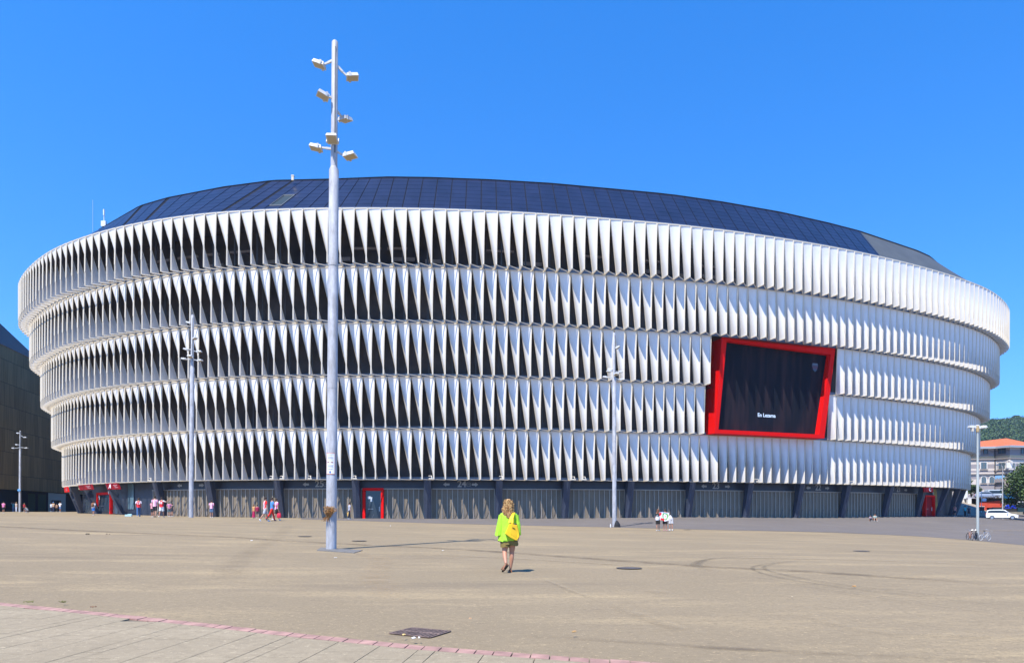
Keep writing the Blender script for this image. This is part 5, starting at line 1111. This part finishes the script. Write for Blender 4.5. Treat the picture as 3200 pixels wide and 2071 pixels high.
def hpt(px, out_=0.0):
    for i in range(3):
        if pl[i][0] <= px <= pl[i+1][0]:
            a_, b2_ = pl3[i], pl3[i+1]; q_ = (px-1600)/F; k = (q_*a_.y-a_.x)/((b2_.x-a_.x)-q_*(b2_.y-a_.y)); p = a_.lerp(b2_, k); d = (b2_-a_).normalized(); nn = Vector((d.y, -d.x, 0)); return p+nn*out_, d, nn
def hbox(name, px, y0, y1, w_, m, out_=.08, arch=False, parent=hs_):
    p, d, nn = hpt(px, out_); D = p.y; za, zb = zat(y1, D), zat(y0, D); m_ = MB()
    if arch:
        pts_ = [p-d*w_/2+Vector((0, 0, za)), p+d*w_/2+Vector((0, 0, za))]+[p+d*w_/2*math.cos(a)+Vector((0, 0, zb-w_/2+w_/2*math.sin(a))) for a in [math.pi*i/8 for i in range(9)]]
        m_.quad(*pts_)
    else: m_.quad(p-d*w_/2+Vector((0, 0, za)), p+d*w_/2+Vector((0, 0, za)), p+d*w_/2+Vector((0, 0, zb)), p-d*w_/2+Vector((0, 0, zb)))
    o = m_.build(name, m, parent); o.location = OH if parent is hs_ else (0, 0, 0); return o, p, d, nn, za, zb
M_wg = mat('window_blue_grey', (.09, .13, .15), .2); M_fr = mat('dark_frame', (.06, .05, .05), .6)
M_wfr = mat('white_surround', (.70, .66, .60), .7)
for px, y0, y1, w_, arch in ((3080, 1397, 1417, .6, 0), (3131, 1398, 1416, 1.5, 0), (3197, 1400, 1416, 1.2, 0), (3074, 1444, 1464, 1.15, 0), (3131, 1445, 1464, 1.5, 0), (3074, 1488, 1508, .95, 1), (3099, 1488, 1508, .95, 1), (3111, 1441, 1468, .35, 0), (3127, 1535, 1548, .8, 0), (3137, 1531, 1546, .9, 0), (3165, 1446, 1463, 1.0, 0), (3190, 1446, 1463, 1.2, 0)):
    o, p, d, nn, za, zb = hbox('window', px, y0-1.6, y1+1.6, w_+.35, M_wfr if not arch and y0 > 1420 else (M_wfr if arch else M_fr), .06, arch)
    m_ = MB(); q0 = p+nn*.05
    if arch: pts_ = [q0-d*w_/2+Vector((0, 0, za+.12)), q0+d*w_/2+Vector((0, 0, za+.12))]+[q0+d*w_/2*math.cos(a)+Vector((0, 0, zb-.12-w_/2+w_/2*math.sin(a))) for a in [math.pi*i/8 for i in range(9)]]; m_.quad(*pts_)
    else: m_.quad(q0-d*w_/2+Vector((0, 0, za+.12)), q0+d*w_/2+Vector((0, 0, za+.12)), q0+d*w_/2+Vector((0, 0, zb-.12)), q0-d*w_/2+Vector((0, 0, zb-.12)))
    m_.build('pane', M_wg, o)
    m_ = MB(); m_.bar(q0+nn*.04+Vector((0, 0, za+.12)), q0+nn*.04+Vector((0, 0, zb-.12)), .06); m_.bar(q0-d*(w_/2+.25)+nn*.1+Vector((0, 0, za)), q0+d*(w_/2+.25)+nn*.1+Vector((0, 0, za)), .14); m_.build('sill', mat('sill_grey', (.25, .22, .2), .8), o)
m_ = MB()
for i in range(3):
    for z_, hh in ((zat(1429, 165), .3), (zat(1477, 165), .22)):
        p, q = pl3[i], pl3[i+1]; d = (q-p).normalized(); nn = Vector((d.y, -d.x, 0)); m_.bar(p+nn*.12+Vector((0, 0, z_)), q+nn*.12+Vector((0, 0, z_)), .3, hh)
o = m_.build('cornice', mat('sill_grey', (.25, .22, .2), .8), hs_); o.location = OH
apex = P2(3145, 184, 19.9); apex2 = P2(3060, 186, 19.3); ov = 1.2; eav = []
for p in ring_: c_ = Vector((sum(q.x for q in ring_)/5, sum(q.y for q in ring_)/5, 0)); dd = (p-c_).normalized(); eav.append(p+dd*ov+Vector((0, 0, ze+.1)))
m_ = MB()
tgt = [apex2, apex2, apex, apex, apex, apex2]
for i in range(len(eav)):
    j = (i+1) % len(eav); ta, tb = tgt[i], tgt[j]
    if (ta-tb).length < .1: m_.quad(eav[i], eav[j], ta)
    else: m_.quad(eav[i], eav[j], tb, ta)
M_tile = mat('orange_tiles', (.62, .13, .035), .8, 0, .18, 2.0, .4); o = m_.build('roof', M_tile, hs_); o.location = OH
m_ = MB()
for i in range(4): m_.bar(eav[i]+Vector((0, 0, -.2)), eav[i+1 if i < 3 else 0]+Vector((0, 0, -.2)), .3, .5) if i < 3 else None
o = m_.build('eaves', mat('eaves_grey', (.35, .36, .38), .7), hs_); o.location = OH
m_ = MB(); p, d, nn = hpt(3126, .22); za, zb = zat(1513, p.y), zat(1485, p.y)
for i in range(10):
    for j in range(8):
        u0, u1 = -1.15+2.3*i/10, -1.15+2.3*(i+1)/10; v0, v1 = za+(zb-za)*j/8, za+(zb-za)*(j+1)/8; m_.m = 0 if j > 4+((i*7) % 3)*.5 else (1 if j < 2 else (2 if (i+j) % 3 else 3)); m_.quad(p+d*u0+Vector((0, 0, v0)), p+d*u1+Vector((0, 0, v0)), p+d*u1+Vector((0, 0, v1)), p+d*u0+Vector((0, 0, v1)))
o = m_.build('poster', [mat('poster_sky', (.25, .48, .75), .6), mat('poster_dark', (.03, .035, .045), .6), mat('poster_mid', (.25, .27, .28), .6), mat('poster_warm', (.42, .28, .24), .6)], hs_); o.location = OH
m_ = MB(); p, d, nn = hpt(3155.5, .25); zc_ = zat(1453, p.y); m_.box(p+Vector((0, 0, zc_)), (1.3, .4, 1.3)); m_.bar(p-d*.9+Vector((0, 0, zc_+.7)), p+Vector((0, 0, zc_+1.15)), .15); m_.bar(p+d*.9+Vector((0, 0, zc_+.7)), p+Vector((0, 0, zc_+1.15)), .15); m_.bar(p-d*1.0+Vector((0, 0, zc_-.9)), p+d*1.0+Vector((0, 0, zc_-.9)), .3)
o = m_.build('clock_niche', M_wfr, hs_); o.location = OH
m_ = MB(); p, d, nn = hpt(3110.5, .15); m_.bar(p+Vector((0, 0, 4.3)), p+Vector((0, 0, ze)), .12); o = m_.build('drainpipe', M_fr, hs_); o.location = OH
# hill with woodland
hx = np.array([180, 300, 400, 440, 470, 500, 560, 640, 800]); hh = np.array([60, 74, 80, 84, 86, 88, 90, 84, 70])
m_ = MB(); m_.smooth = True; rows = []; rnd = random.Random(4)
def hillz(x, v): return np.interp(x, hx, hh)*math.sin(min(1, v)*math.pi/2)**.9
for j in range(40):
    v = j/30; row = []
    for i in range(120):
        x = 180+620*i/119; y = 420+300*v; row.append((x+rnd.uniform(-2, 2), y, hillz(x, v)+rnd.uniform(-2.2, 2.2)*(0 if j == 0 else 1)-(0 if v <= 1 else (v-1)*60)))
    rows.append(row)
m_.grid(rows)
M_hill = bpy.data.materials.new('hill_vegetation'); M_hill.use_nodes = True; t = M_hill.node_tree; b = t.nodes['Principled BSDF']; b.inputs['Roughness'].default_value = .95; b.inputs['Specular IOR Level'].default_value = 0
tc = t.nodes.new('ShaderNodeTexCoord'); n1 = t.nodes.new('ShaderNodeTexNoise'); n1.inputs['Scale'].default_value = .02; n1.inputs['Detail'].default_value = 8; n1.inputs['Roughness'].default_value = .65; cr = t.nodes.new('ShaderNodeValToRGB')
cr.color_ramp.elements[0].position = .40; cr.color_ramp.elements[0].color = (.018, .045, .014, 1); cr.color_ramp.elements[1].position = .62; cr.color_ramp.elements[1].color = (.12, .13, .04, 1)
x = cr.color_ramp.elements.new(.52); x.color = (.045, .085, .022, 1)
t.links.new(tc.outputs['Object'], n1.inputs['Vector']); t.links.new(n1.outputs['Fac'], cr.inputs[0]); t.links.new(cr.outputs[0], b.inputs['Base Color'])
tag(m_.build('hill', M_hill), kind='structure')
# woodland on the slope: leaf clumps
def leafcloud(m_, c, r, n, sz, rnd, flat=1.0):
    for k in range(n):
        a = rnd.uniform(0, 6.283); u = rnd.uniform(-1, 1); q = rnd.random()**.4; s_ = math.sqrt(1-u*u)
        p = Vector((c.x+math.cos(a)*s_*r[0]*q, c.y+math.sin(a)*s_*r[1]*q, c.z+u*r[2]*q)); d1 = Vector((rnd.uniform(-1, 1), rnd.uniform(-1, 1), rnd.uniform(-.6, .6))).normalized(); d2 = d1.cross(Vector((rnd.uniform(-1, 1), rnd.uniform(-1, 1), rnd.uniform(-1, 1)))).normalized(); z_ = sz*rnd.uniform(.6, 1.3)
        m_.m = 0 if rnd.random() < .55 else 1
        m_.quad(p-d1*z_, p-d2*z_*.7, p+d1*z_, p+d2*z_*.7)
M_lf1 = mat('leaf_dark', (.028, .060, .016), .7); M_lf2 = mat('leaf_light', (.075, .13, .028), .7)
m_ = MB(); rnd = random.Random(8)
for k in range(420):
    D = rnd.uniform(520, 720); px = rnd.uniform(3040, 3215); x_ = (px-1600)/F*D; v = (D-420)/300; z_ = hillz(x_, v)
    leafcloud(m_, Vector((x_, D, z_+2)), (rnd.uniform(3, 6),)*2+(rnd.uniform(2.5, 4.5),), 90, .62, rnd)
tag(m_.build('woodland', [M_lf1, M_lf2]), 'bluish green woodland covering the far hillside', 'woodland', kind='stuff')
def tree(name, base, H, crown, n, sz, label, group=None, trunk=.3, seed=1, clumps=14, low=.35):
    t_ = empty(name, base); tag(t_, label, 'tree', group); rnd = random.Random(seed); m_ = MB(); m_.smooth = True
    m_.tube([(0, 0, 0), (.1, 0, H*.3), (0, .1, H*.6), (.1, .1, H*.85)], [trunk, trunk*.75, trunk*.5, trunk*.15], 10)
    cl = []
    for k in range(clumps):
        a = rnd.uniform(0, 6.283); u = rnd.uniform(low, .95); rr_ = crown*math.sin(min(1, (1.05-u)*1.7)*math.pi/2)*rnd.uniform(.35, .85); c = Vector((math.cos(a)*rr_, math.sin(a)*rr_, u*H)); cl.append(c); m_.tube([(0, 0, H*max(.2, u-.3)), c*.6+Vector((0, 0, H*(u-.12)*.4)), c], [trunk*.35, trunk*.2, trunk*.06], 6)
    m_.build('trunk', mat('bark', (.10, .075, .05), .9), t_)
    m_ = MB()
    for c in cl: leafcloud(m_, c, (crown*.42, crown*.42, H*.12), n//clumps, sz, rnd)
    m_.build('crown', [M_lf1, M_lf2], t_); return t_
for i, (px, py, hpx, wd, lab, gname) in enumerate(((3106, 1334, 20, 3.2, 'narrow distant tree on the hill crest just right of the stadium edge', 0), (3153, 1326, 12, 5, 'low round distant tree on the hill crest, middle of the skyline trees', 0), (3174, 1324, 24, 5.5, 'tallest bushy tree on the distant hill crest', 0), (3188, 1324, 20, 5, 'bushy crest tree just right of the tallest hill tree', 0), (3200, 1324, 10, 5, 'low crest tree cut by the right edge of the picture', 0))):
    D = 716; b_ = ex(px, D, py+6); tree('distant_tree', b_, hpx*D/F*1.25, wd, 1500, 1.0, lab, 'trees on the hill crest', .5, 20+i, 12, .3)
tb = Vector(((3216-1600)/F*118, 118, gz(82, 118))); tree('tree', tb, 8.9, 3.9, 9000, .17, 'leafy green tree cut by the right edge in front of the house', None, .22, 3, 46, .30)
tree('tree', P2(3034, 158, 3.9), 4.6, 2.0, 1600, .16, 'small green tree seen under the right overhang of the stadium', None, .15, 9, 12, .4)
m_ = MB(); rnd = random.Random(2)
leafcloud(m_, P2(3037, 146, 2.6), (1.6, .8, .9), 500, .12, rnd); o = m_.build('bush', [mat('yellow_flowers', (.65, .50, .02), .8), mat('leaf_light', (.07, .13, .03))]); tag(o, 'yellow flowering bush by the white gatepost at the right', 'bush')
m_ = MB(); m_.quad(P2(2995, 149, 3.1), P2(3030, 149, 3.1), P2(3034, 156, 4.3), P2(2993, 156, 4.3)); tag(m_.build('lawn', mat('lawn_green', (.10, .16, .03), .9, 0, .2, 2)), kind='structure')
m_ = MB(); m_.box(P2(3028, 144, 3.0), (.7, .5, 2.4)); m_.box(P2(3028, 144, 4.25), (.85, .6, .15)); tag(m_.build('gatepost', mat('white_render', (.75, .74, .72), .8)), 'short white gatepost beside the yellow bush', 'post')
m_ = MB(); m_.box(P2(3013, 146, 4.0), (1.0, .6, 4.8)); m_.box(P2(3013, 146, 6.5), (1.2, .7, .2)); tag(m_.build('pillar', mat('white_render', (.75, .74, .72), .8)), 'tall white pillar seen just past the right end columns', 'pillar')
m_ = MB(); m_.box(P2(3045, 141, 2.4), (3.6, .5, .35)); m_.m = 1; m_.box(P2(3036, 140.7, 2.45), (.5, .52, .36)); m_.box(P2(3056, 140.7, 2.45), (.5, .52, .36)); tag(m_.build('barrier', [mat('white_render', (.75, .74, .72)), M_red]), 'low red and white barrier at the foot of the ramp', 'barrier')

# vehicles -------------------------------------------------------------
M_car = mat('white_car_paint', (.78, .80, .84), .25, 0, 0, 1, 0); M_cg = mat('car_glass', (.02, .03, .035), .08); M_ty2 = mat('tyre_black', (.02, .02, .02), .8); M_rim = mat('alloy_rim', (.45, .46, .48), .35, .7)
def car(loc, rz, L_, W_, H_, body, prof, label, group=None, roofz=None):
    """prof: side outline (x fraction, z fraction) of body; cabin polygon separate"""
    t_ = empty('parked_car', loc, rz); tag(t_, label, 'car' if H_ < 1.8 else 'van', group)
    low, cab = prof; m_ = MB(); m_.smooth = False
    def solid(outl, w0, w1):
        n_ = len(outl); rows = []
        for yy, k in ((-w1/2, .97), (-w0/2, 1), (w0/2, 1), (w1/2, .97)):
            pass
        zs_ = [z for x, z in outl]; zm = min(zs_); zM = max(zs_)
        ringL = []; ringR = []
        for x, z in outl:
            wz_ = w0+(w1-w0)*((z-zm)/(zM-zm)); ringL.append(Vector((x*L_, -wz_/2, z*H_))); ringR.append(Vector((x*L_, wz_/2, z*H_)))
        m_.quad(*ringL); m_.quad(*ringR[::-1])
        for i in range(n_):
            j = (i+1) % n_; m_.quad(ringL[j], ringL[i], ringR[i], ringR[j])
    solid(low, W_, W_*.97); solid(cab, W_*.95, W_*.78)
    o = m_.build('body', body, t_); bv = o.modifiers.new('b', 'BEVEL'); bv.width = .05; bv.segments = 2; bv.limit_method = 'ANGLE'; bv.angle_limit = R(25)
    # windows: side glass inset proud by 3 mm
    zm = min(z for x, z in cab); zM = max(z for x, z in cab); m_ = MB()
    cx_ = sum(x for x, z in cab)/len(cab)
    sh_ = lambda x, z: (cx_+(x-cx_)*.90, zm+(zM-zm)*(.20+.60*(z-zm)/(zM-zm)))
    for sg in (-1, 1):
        pts_ = []
        for x, z in cab:
            x2, z2 = sh_(x, z); wz_ = W_*.95+(W_*.78-W_*.95)*((z2-zm)/(zM-zm)); pts_.append(Vector((x2*L_, sg*(wz_/2+.006), z2*H_)))
        m_.quad(*(pts_ if sg < 0 else pts_[::-1]))
    m_.build('side_window', M_cg, t_)
    for nm, (i, j) in (('windscreen', (1, 2)), ('rear_window', (3, 0))):
        (x0, z0_), (x1, z1_) = cab[i % len(cab)], cab[j % len(cab)]
        if nm == 'rear_window': (x0, z0_), (x1, z1_) = cab[0], cab[-1]
        dx = .012 if nm == 'windscreen' else -.012; m_ = MB()
        if z0_ > z1_: (x0, z0_), (x1, z1_) = (x1, z1_), (x0, z0_)
        f0, f1 = .12, .88; xa, za = x0+(x1-x0)*f0, z0_+(z1_-z0_)*f0; xb, zb = x0+(x1-x0)*f1, z0_+(z1_-z0_)*f1
        m_.quad(((xa)*L_+dx, -W_*.42, za*H_+.01), (xa*L_+dx, W_*.42, za*H_+.01), (xb*L_+dx, W_*.35, zb*H_+.01), (xb*L_+dx, -W_*.35, zb*H_+.01)); m_.build(nm, M_cg, t_)
    for xf in (-.31, .32):
        for sg in (-1, 1):
            m_ = MB(); m_.smooth = True; yy = sg*(W_/2-.08); m_.tube([(xf*L_, yy-.11, .32), (xf*L_, yy+.11, .32)], .32, 20, side=(1, 0, 0)); w_ = m_.build('wheel', M_ty2, t_)
            m_ = MB(); m_.tube([(xf*L_, yy+sg*.112-.005, .32), (xf*L_, yy+sg*.118, .32)], .20, 16); m_.build('rim', M_rim, w_)
    for sg in (-1, 1):
        m_ = MB(); m_.box((L_*.485, sg*W_*.36, H_*.42), (.12, .32, .14)); m_.build('headlight', mat('lamp_glass', (.6, .62, .65), .1), t_)
        m_ = MB(); m_.box((-L_*.488, sg*W_*.42, H_*.55), (.10, .16, .30)); m_.build('tail_light', mat('tail_red', (.35, .02, .02), .3), t_)
        m_ = MB(); m_.box((L_*.17, sg*(W_/2+.08), H_*.62), (.12, .18, .12)); m_.build('mirror', body, t_)
    m_ = MB(); m_.box((-L_*.497, 0, H_*.36), (.03, .5, .11)); m_.build('number_plate', mat('plate_white', (.6, .6, .6), .5), t_)
    m_ = MB(); m_.box((0, 0, .27), (L_*.9, W_*.9, .16)); m_.build('sill', M_ty2, t_)
    return t_
low = [(-.49, .20), (.49, .20), (.495, .42), (.44, .52), (.25, .60), (-.49, .62), (-.5, .40)]
suv = (low, [(-.485, .60), (.27, .585), (.10, .97), (-.02, 1.0), (-.38, .99), (-.44, .93)])
suv = (low, [(.27, .585), (.09, .97), (-.05, 1.0), (-.37, .99), (-.455, .92), (-.485, .60)])
def carfix(cabset): return cabset
hat = ([(-.49, .22), (.49, .22), (.495, .45), (.42, .56), (.22, .62), (-.44, .64), (-.5, .45)], [(.24, .61), (.05, .97), (-.12, 1.0), (-.30, .97), (-.45, .63)])
vanp = ([(-.5, .16), (.49, .16), (.5, .36), (.42, .46), (.34, .50), (-.5, .50)], [(.36, .49), (.27, .92), (.20, 1.0), (-.47, 1.0), (-.5, .95), (-.5, .49)])
pc_ = onb(3130, 112); car(pc_, R(-30), 4.1, 1.75, 1.55, M_car, suv, 'white estate car parked at the right beside the red wall')
p = P2(3122, 152, zt_); car(p, R(-6), 5.0, 1.9, 2.0, mat('silver_van', (.45, .50, .52), .3), vanp, 'silver van parked on the terrace above the red wall')
p = P2(3084, 146, zt_); car(p, R(-12), 4.1, 1.75, 1.45, mat('silver_blue_car', (.30, .35, .45), .3), hat, 'silver blue hatchback on the terrace left of the silver van')
p = P2(3196, 119, gz(82, 119)); p.x = (3203-1600)/F*121; p.y = 121
# truck with blue tarp
tr = empty('truck', Vector(((3166-1600)/F*132, 132, gz(89.9, 132))), R(-52)); tag(tr, 'small dark truck with white cab and bright blue tarp at the right edge', 'truck')
m_ = MB()
cabp = [(1.0, .6), (2.9, .6), (2.9, 1.25), (2.55, 1.4), (2.1, 2.25), (1.0, 2.3)]
for sg, seq in ((-1, 1), (1, -1)): m_.quad(*[Vector((x_, sg*.95, z_)) for x_, z_ in cabp][::seq])
for i in range(6):
    (xa, za), (xb, zb) = cabp[i], cabp[(i+1) % 6]; m_.quad((xb, -.95, zb), (xa, -.95, za), (xa, .95, za), (xb, .95, zb))
m_.build('cab', mat('dark_blue_paint', (.02, .05, .07), .3), tr)
m_ = MB(); m_.box((1.55, 0, 2.36), (1.2, 1.85, .22)); m_.build('cab_roof', M_car, tr)
m_ = MB()
for sg in (-1, 1): pts_ = [Vector((x_, sg*.957, z_)) for x_, z_ in ((1.15, 1.35), (2.35, 1.35), (2.0, 2.15), (1.15, 2.15))]; m_.quad(*(pts_ if sg < 0 else pts_[::-1]))
m_.quad((2.56, -.85, 1.45), (2.56, .85, 1.45), (2.14, .8, 2.2), (2.14, -.8, 2.2)); m_.build('cab_window', M_cg, tr)
m_ = MB(); m_.box((-1.1, 0, .75), (3.9, 1.9, .25)); m_.box((-1.1, -.93, 1.15), (3.9, .06, .6)); m_.box((-1.1, .93, 1.15), (3.9, .06, .6)); m_.build('bed', mat('dark_bed', (.03, .03, .035), .6), tr)
m_ = MB(); m_.smooth = True; rows = []
for i in range(12):
    x_ = -.9+1.8*i/11; rows.append([(x_-.1, .95-1.9*j/8, 1.45+.45*math.sin(math.pi*j/8)*(.8+.2*math.sin(i*1.7))+.05*math.sin(i+j*2)) for j in range(9)])
m_.grid(rows); m_.quad(*[Vector(r_[-1]) for r_ in rows], Vector((.8, -.97, 1.25)), Vector((-1.0, -.97, 1.25))); m_.build('tarp', mat('blue_tarp', (.005, .03, .62), .5), tr)
for x_ in (-2.2, 2.2):
    for sg in (-1, 1): m_ = MB(); m_.smooth = True; m_.tube([(x_, sg*.8-.12, .42), (x_, sg*.8+.12, .42)], .42, 18, side=(1, 0, 0)); w_ = m_.build('wheel', M_ty2, tr); m_ = MB(); m_.tube([(x_, sg*.925, .42), (x_, sg*.93+.01*sg, .42)], .2, 14, side=(1, 0, 0)); m_.build('rim', M_rim, w_)
# blue containers and bins
for px, lab in ((3146, 'blue recycling bin on the terrace, the left one of two'), (3159, 'blue recycling bin on the terrace nearer the tree')):
    b_ = P2(px, 143, zt_); m_ = MB(); m_.grid([[Vector((x_*k, y_*k*.8, z_)) for x_, y_ in ((-.6, -.6), (.6, -.6), (.6, .6), (-.6, .6))] for z_, k in ((0, .8), (1.1, 1.0), (1.25, 1.05), (1.4, .9), (1.42, .1))], True); m_.box((0, -.5, 1.0), (1.1, .06, .08)); o = m_.build('recycling_bin', mat('bin_blue', (.015, .16, .38), .5), loc=b_); o.rotation_euler = (0, 0, R(8 if px < 3150 else -12)); tag(o, lab, 'bin', 'blue bins on the terrace')
for px, py, D, lab in ((3066, 1592, 131, 'dark square planter before the left end of the red wall'), (3094, 1595, 130, 'dark square planter between the first planter and the white car')):
    b_ = P2(px, D, zat(py+3, D)); m_ = MB(); m_.grid([[Vector((x_*k, y_*k, z_)) for x_, y_ in ((-.36, -.36), (.36, -.36), (.36, .36), (-.36, .36))] for z_, k in ((0, .9), (.6, 1.0), (.62, 1.1), (.72, 1.1), (.72, .85), (.6, .8))], True); m_.m = 1; m_.quad(*[Vector((x_, y_, .62)) for x_, y_ in ((-.3, -.3), (.3, -.3), (.3, .3), (-.3, .3))]); o = m_.build('planter', [mat('planter_brown', (.06, .045, .04), .8), mat('soil', (.05, .04, .03), .95)], loc=b_); tag(o, lab, 'planter', 'planters by the red wall')
# signpost above the red wall
t_ = empty('signpost', P2(3067, 133, gz(*P2(3067, 133, 0)[:2]))); tag(t_, 'white metal signpost standing in front of the red wall', 'signpost'); m_ = MB(); m_.tube([(0, 0, 0), (0, 0, 3.9)], .05, 8); m_.bar((-.35, 0, 3.0), (1.2, 0, 3.1), .08); m_.build('post', M_white, t_); m_ = MB(); m_.box((.5, -.03, 2.35), (.75, .04, .5)); m_.build('sign_plate', mat('plate_pale', (.6, .68, .8), .5), t_)

# bicycles --------------------------------------------------------------
def bicycle(loc, rz, lean, wr, fc, label, tyre=(.03, .03, .03)):
    t_ = empty('bicycle', loc, rz); t_.rotation_euler = (R(lean), 0, rz); tag(t_, label, 'bicycle', 'bicycles locked to the right lamp')
    xs_ = (-.50, .52)
    for x_ in xs_:
        m_ = MB(); m_.smooth = True; rows = []
        for i in range(25):
            a = 2*math.pi*i/24; rows.append([(x_+math.cos(a)*(wr+.025*math.cos(q)), .025*math.sin(q), wr+.03+math.sin(a)*(wr+.025*math.cos(q))) for q in [k*math.pi/3 for k in range(6)]])
        m_.grid(rows, True); w_ = m_.build('wheel', mat('tyre%.2f' % tyre[0], tyre, .8), t_)
        m_ = MB()
        for i in range(12): a = math.pi*i/6; m_.bar((x_, 0, wr+.03), (x_+math.cos(a)*wr*.96, 0, wr+.03+math.sin(a)*wr*.96), .008)
        m_.tube([(x_, -.04, wr+.03), (x_, .04, wr+.03)], .03, 8); m_.build('spokes', M_rim, w_)
    m_ = MB(); c_ = wr+.03; bb = (-.05, 0, .30); seat = (-.18, 0, .85); head = (.36, 0, .82); hd2 = (.34, 0, .70)
    for a_, b2_, r_ in ((bb, seat, .018), (bb, hd2, .020), ((-.16, 0, .75), head, .018), (bb, (-.5, 0, c_), .012), ((-.16, 0, .74), (-.5, 0, c_), .010), (head, (.52, 0, c_), .016)): m_.tube([a_, b2_], r_, 8)
    m_.tube([(-.05, -.03, .30), (-.05, .03, .30)], .09, 12, side=(1, 0, 0)); m_.bar((-.05, .06, .30), (.08, .06, .20), .02); m_.bar((-.05, -.06, .30), (-.18, -.06, .40), .02); m_.build('frame', mat('bike%.2f%.2f' % fc[:2], fc, .4), t_)
    m_ = MB(); m_.tube([(.30, -.30, 1.02), (.36, -.12, .97), (.36, 0, .95), (.36, .12, .97), (.30, .30, 1.02)], .014, 6); m_.tube([head, (.36, 0, .96)], .014, 6); m_.build('handlebar', M_rim, t_)
    m_ = MB(); m_.smooth = True; m_.ell((-.20, 0, .90), (.14, .07, .035), 10, 6); m_.build('saddle', mat('saddle_black', (.015, .013, .012), .6), t_); return t_
lb = onb(3055, 68)
bicycle(lb+Vector((-.85, -.15, 0)), R(78), 8, .33, (.45, .20, .12), 'bronze bicycle, the leftmost one at the foot of the right lamp')
bicycle(lb+Vector((-.20, -.25, 0)), R(66), -6, .34, (.03, .035, .05), 'black bicycle locked between two others at the right lamp')
bicycle(lb+Vector((.40, -.35, 0)), R(20), 9, .25, (.40, .42, .45), 'silver folding bicycle with pale tyres right of the lamp foot', tyre=(.5, .5, .48))

# ------------------------------------------------------------------ air
HAZE = True
if HAZE:
    m_ = MB(); x0, x1, y0, y1, z0_, z1_ = -320, 830, -60, 760, -6, 112
    m_.box(((x0+x1)/2, (y0+y1)/2, (z0_+z1_)/2), (x1-x0, y1-y0, z1_-z0_)); hz_ = m_.build('haze', [])
    m = bpy.data.materials.new('haze_air'); m.use_nodes = True; t = m.node_tree; t.nodes.clear(); v = t.nodes.new('ShaderNodeVolumePrincipled'); o_ = t.nodes.new('ShaderNodeOutputMaterial')
    v.inputs['Color'].default_value = (.72, .84, 1, 1); v.inputs['Density'].default_value = .00016; v.inputs['Anisotropy'].default_value = .3; t.links.new(v.outputs[0], o_.inputs['Volume']); hz_.data.materials.append(m)
    tag(hz_, kind='stuff')
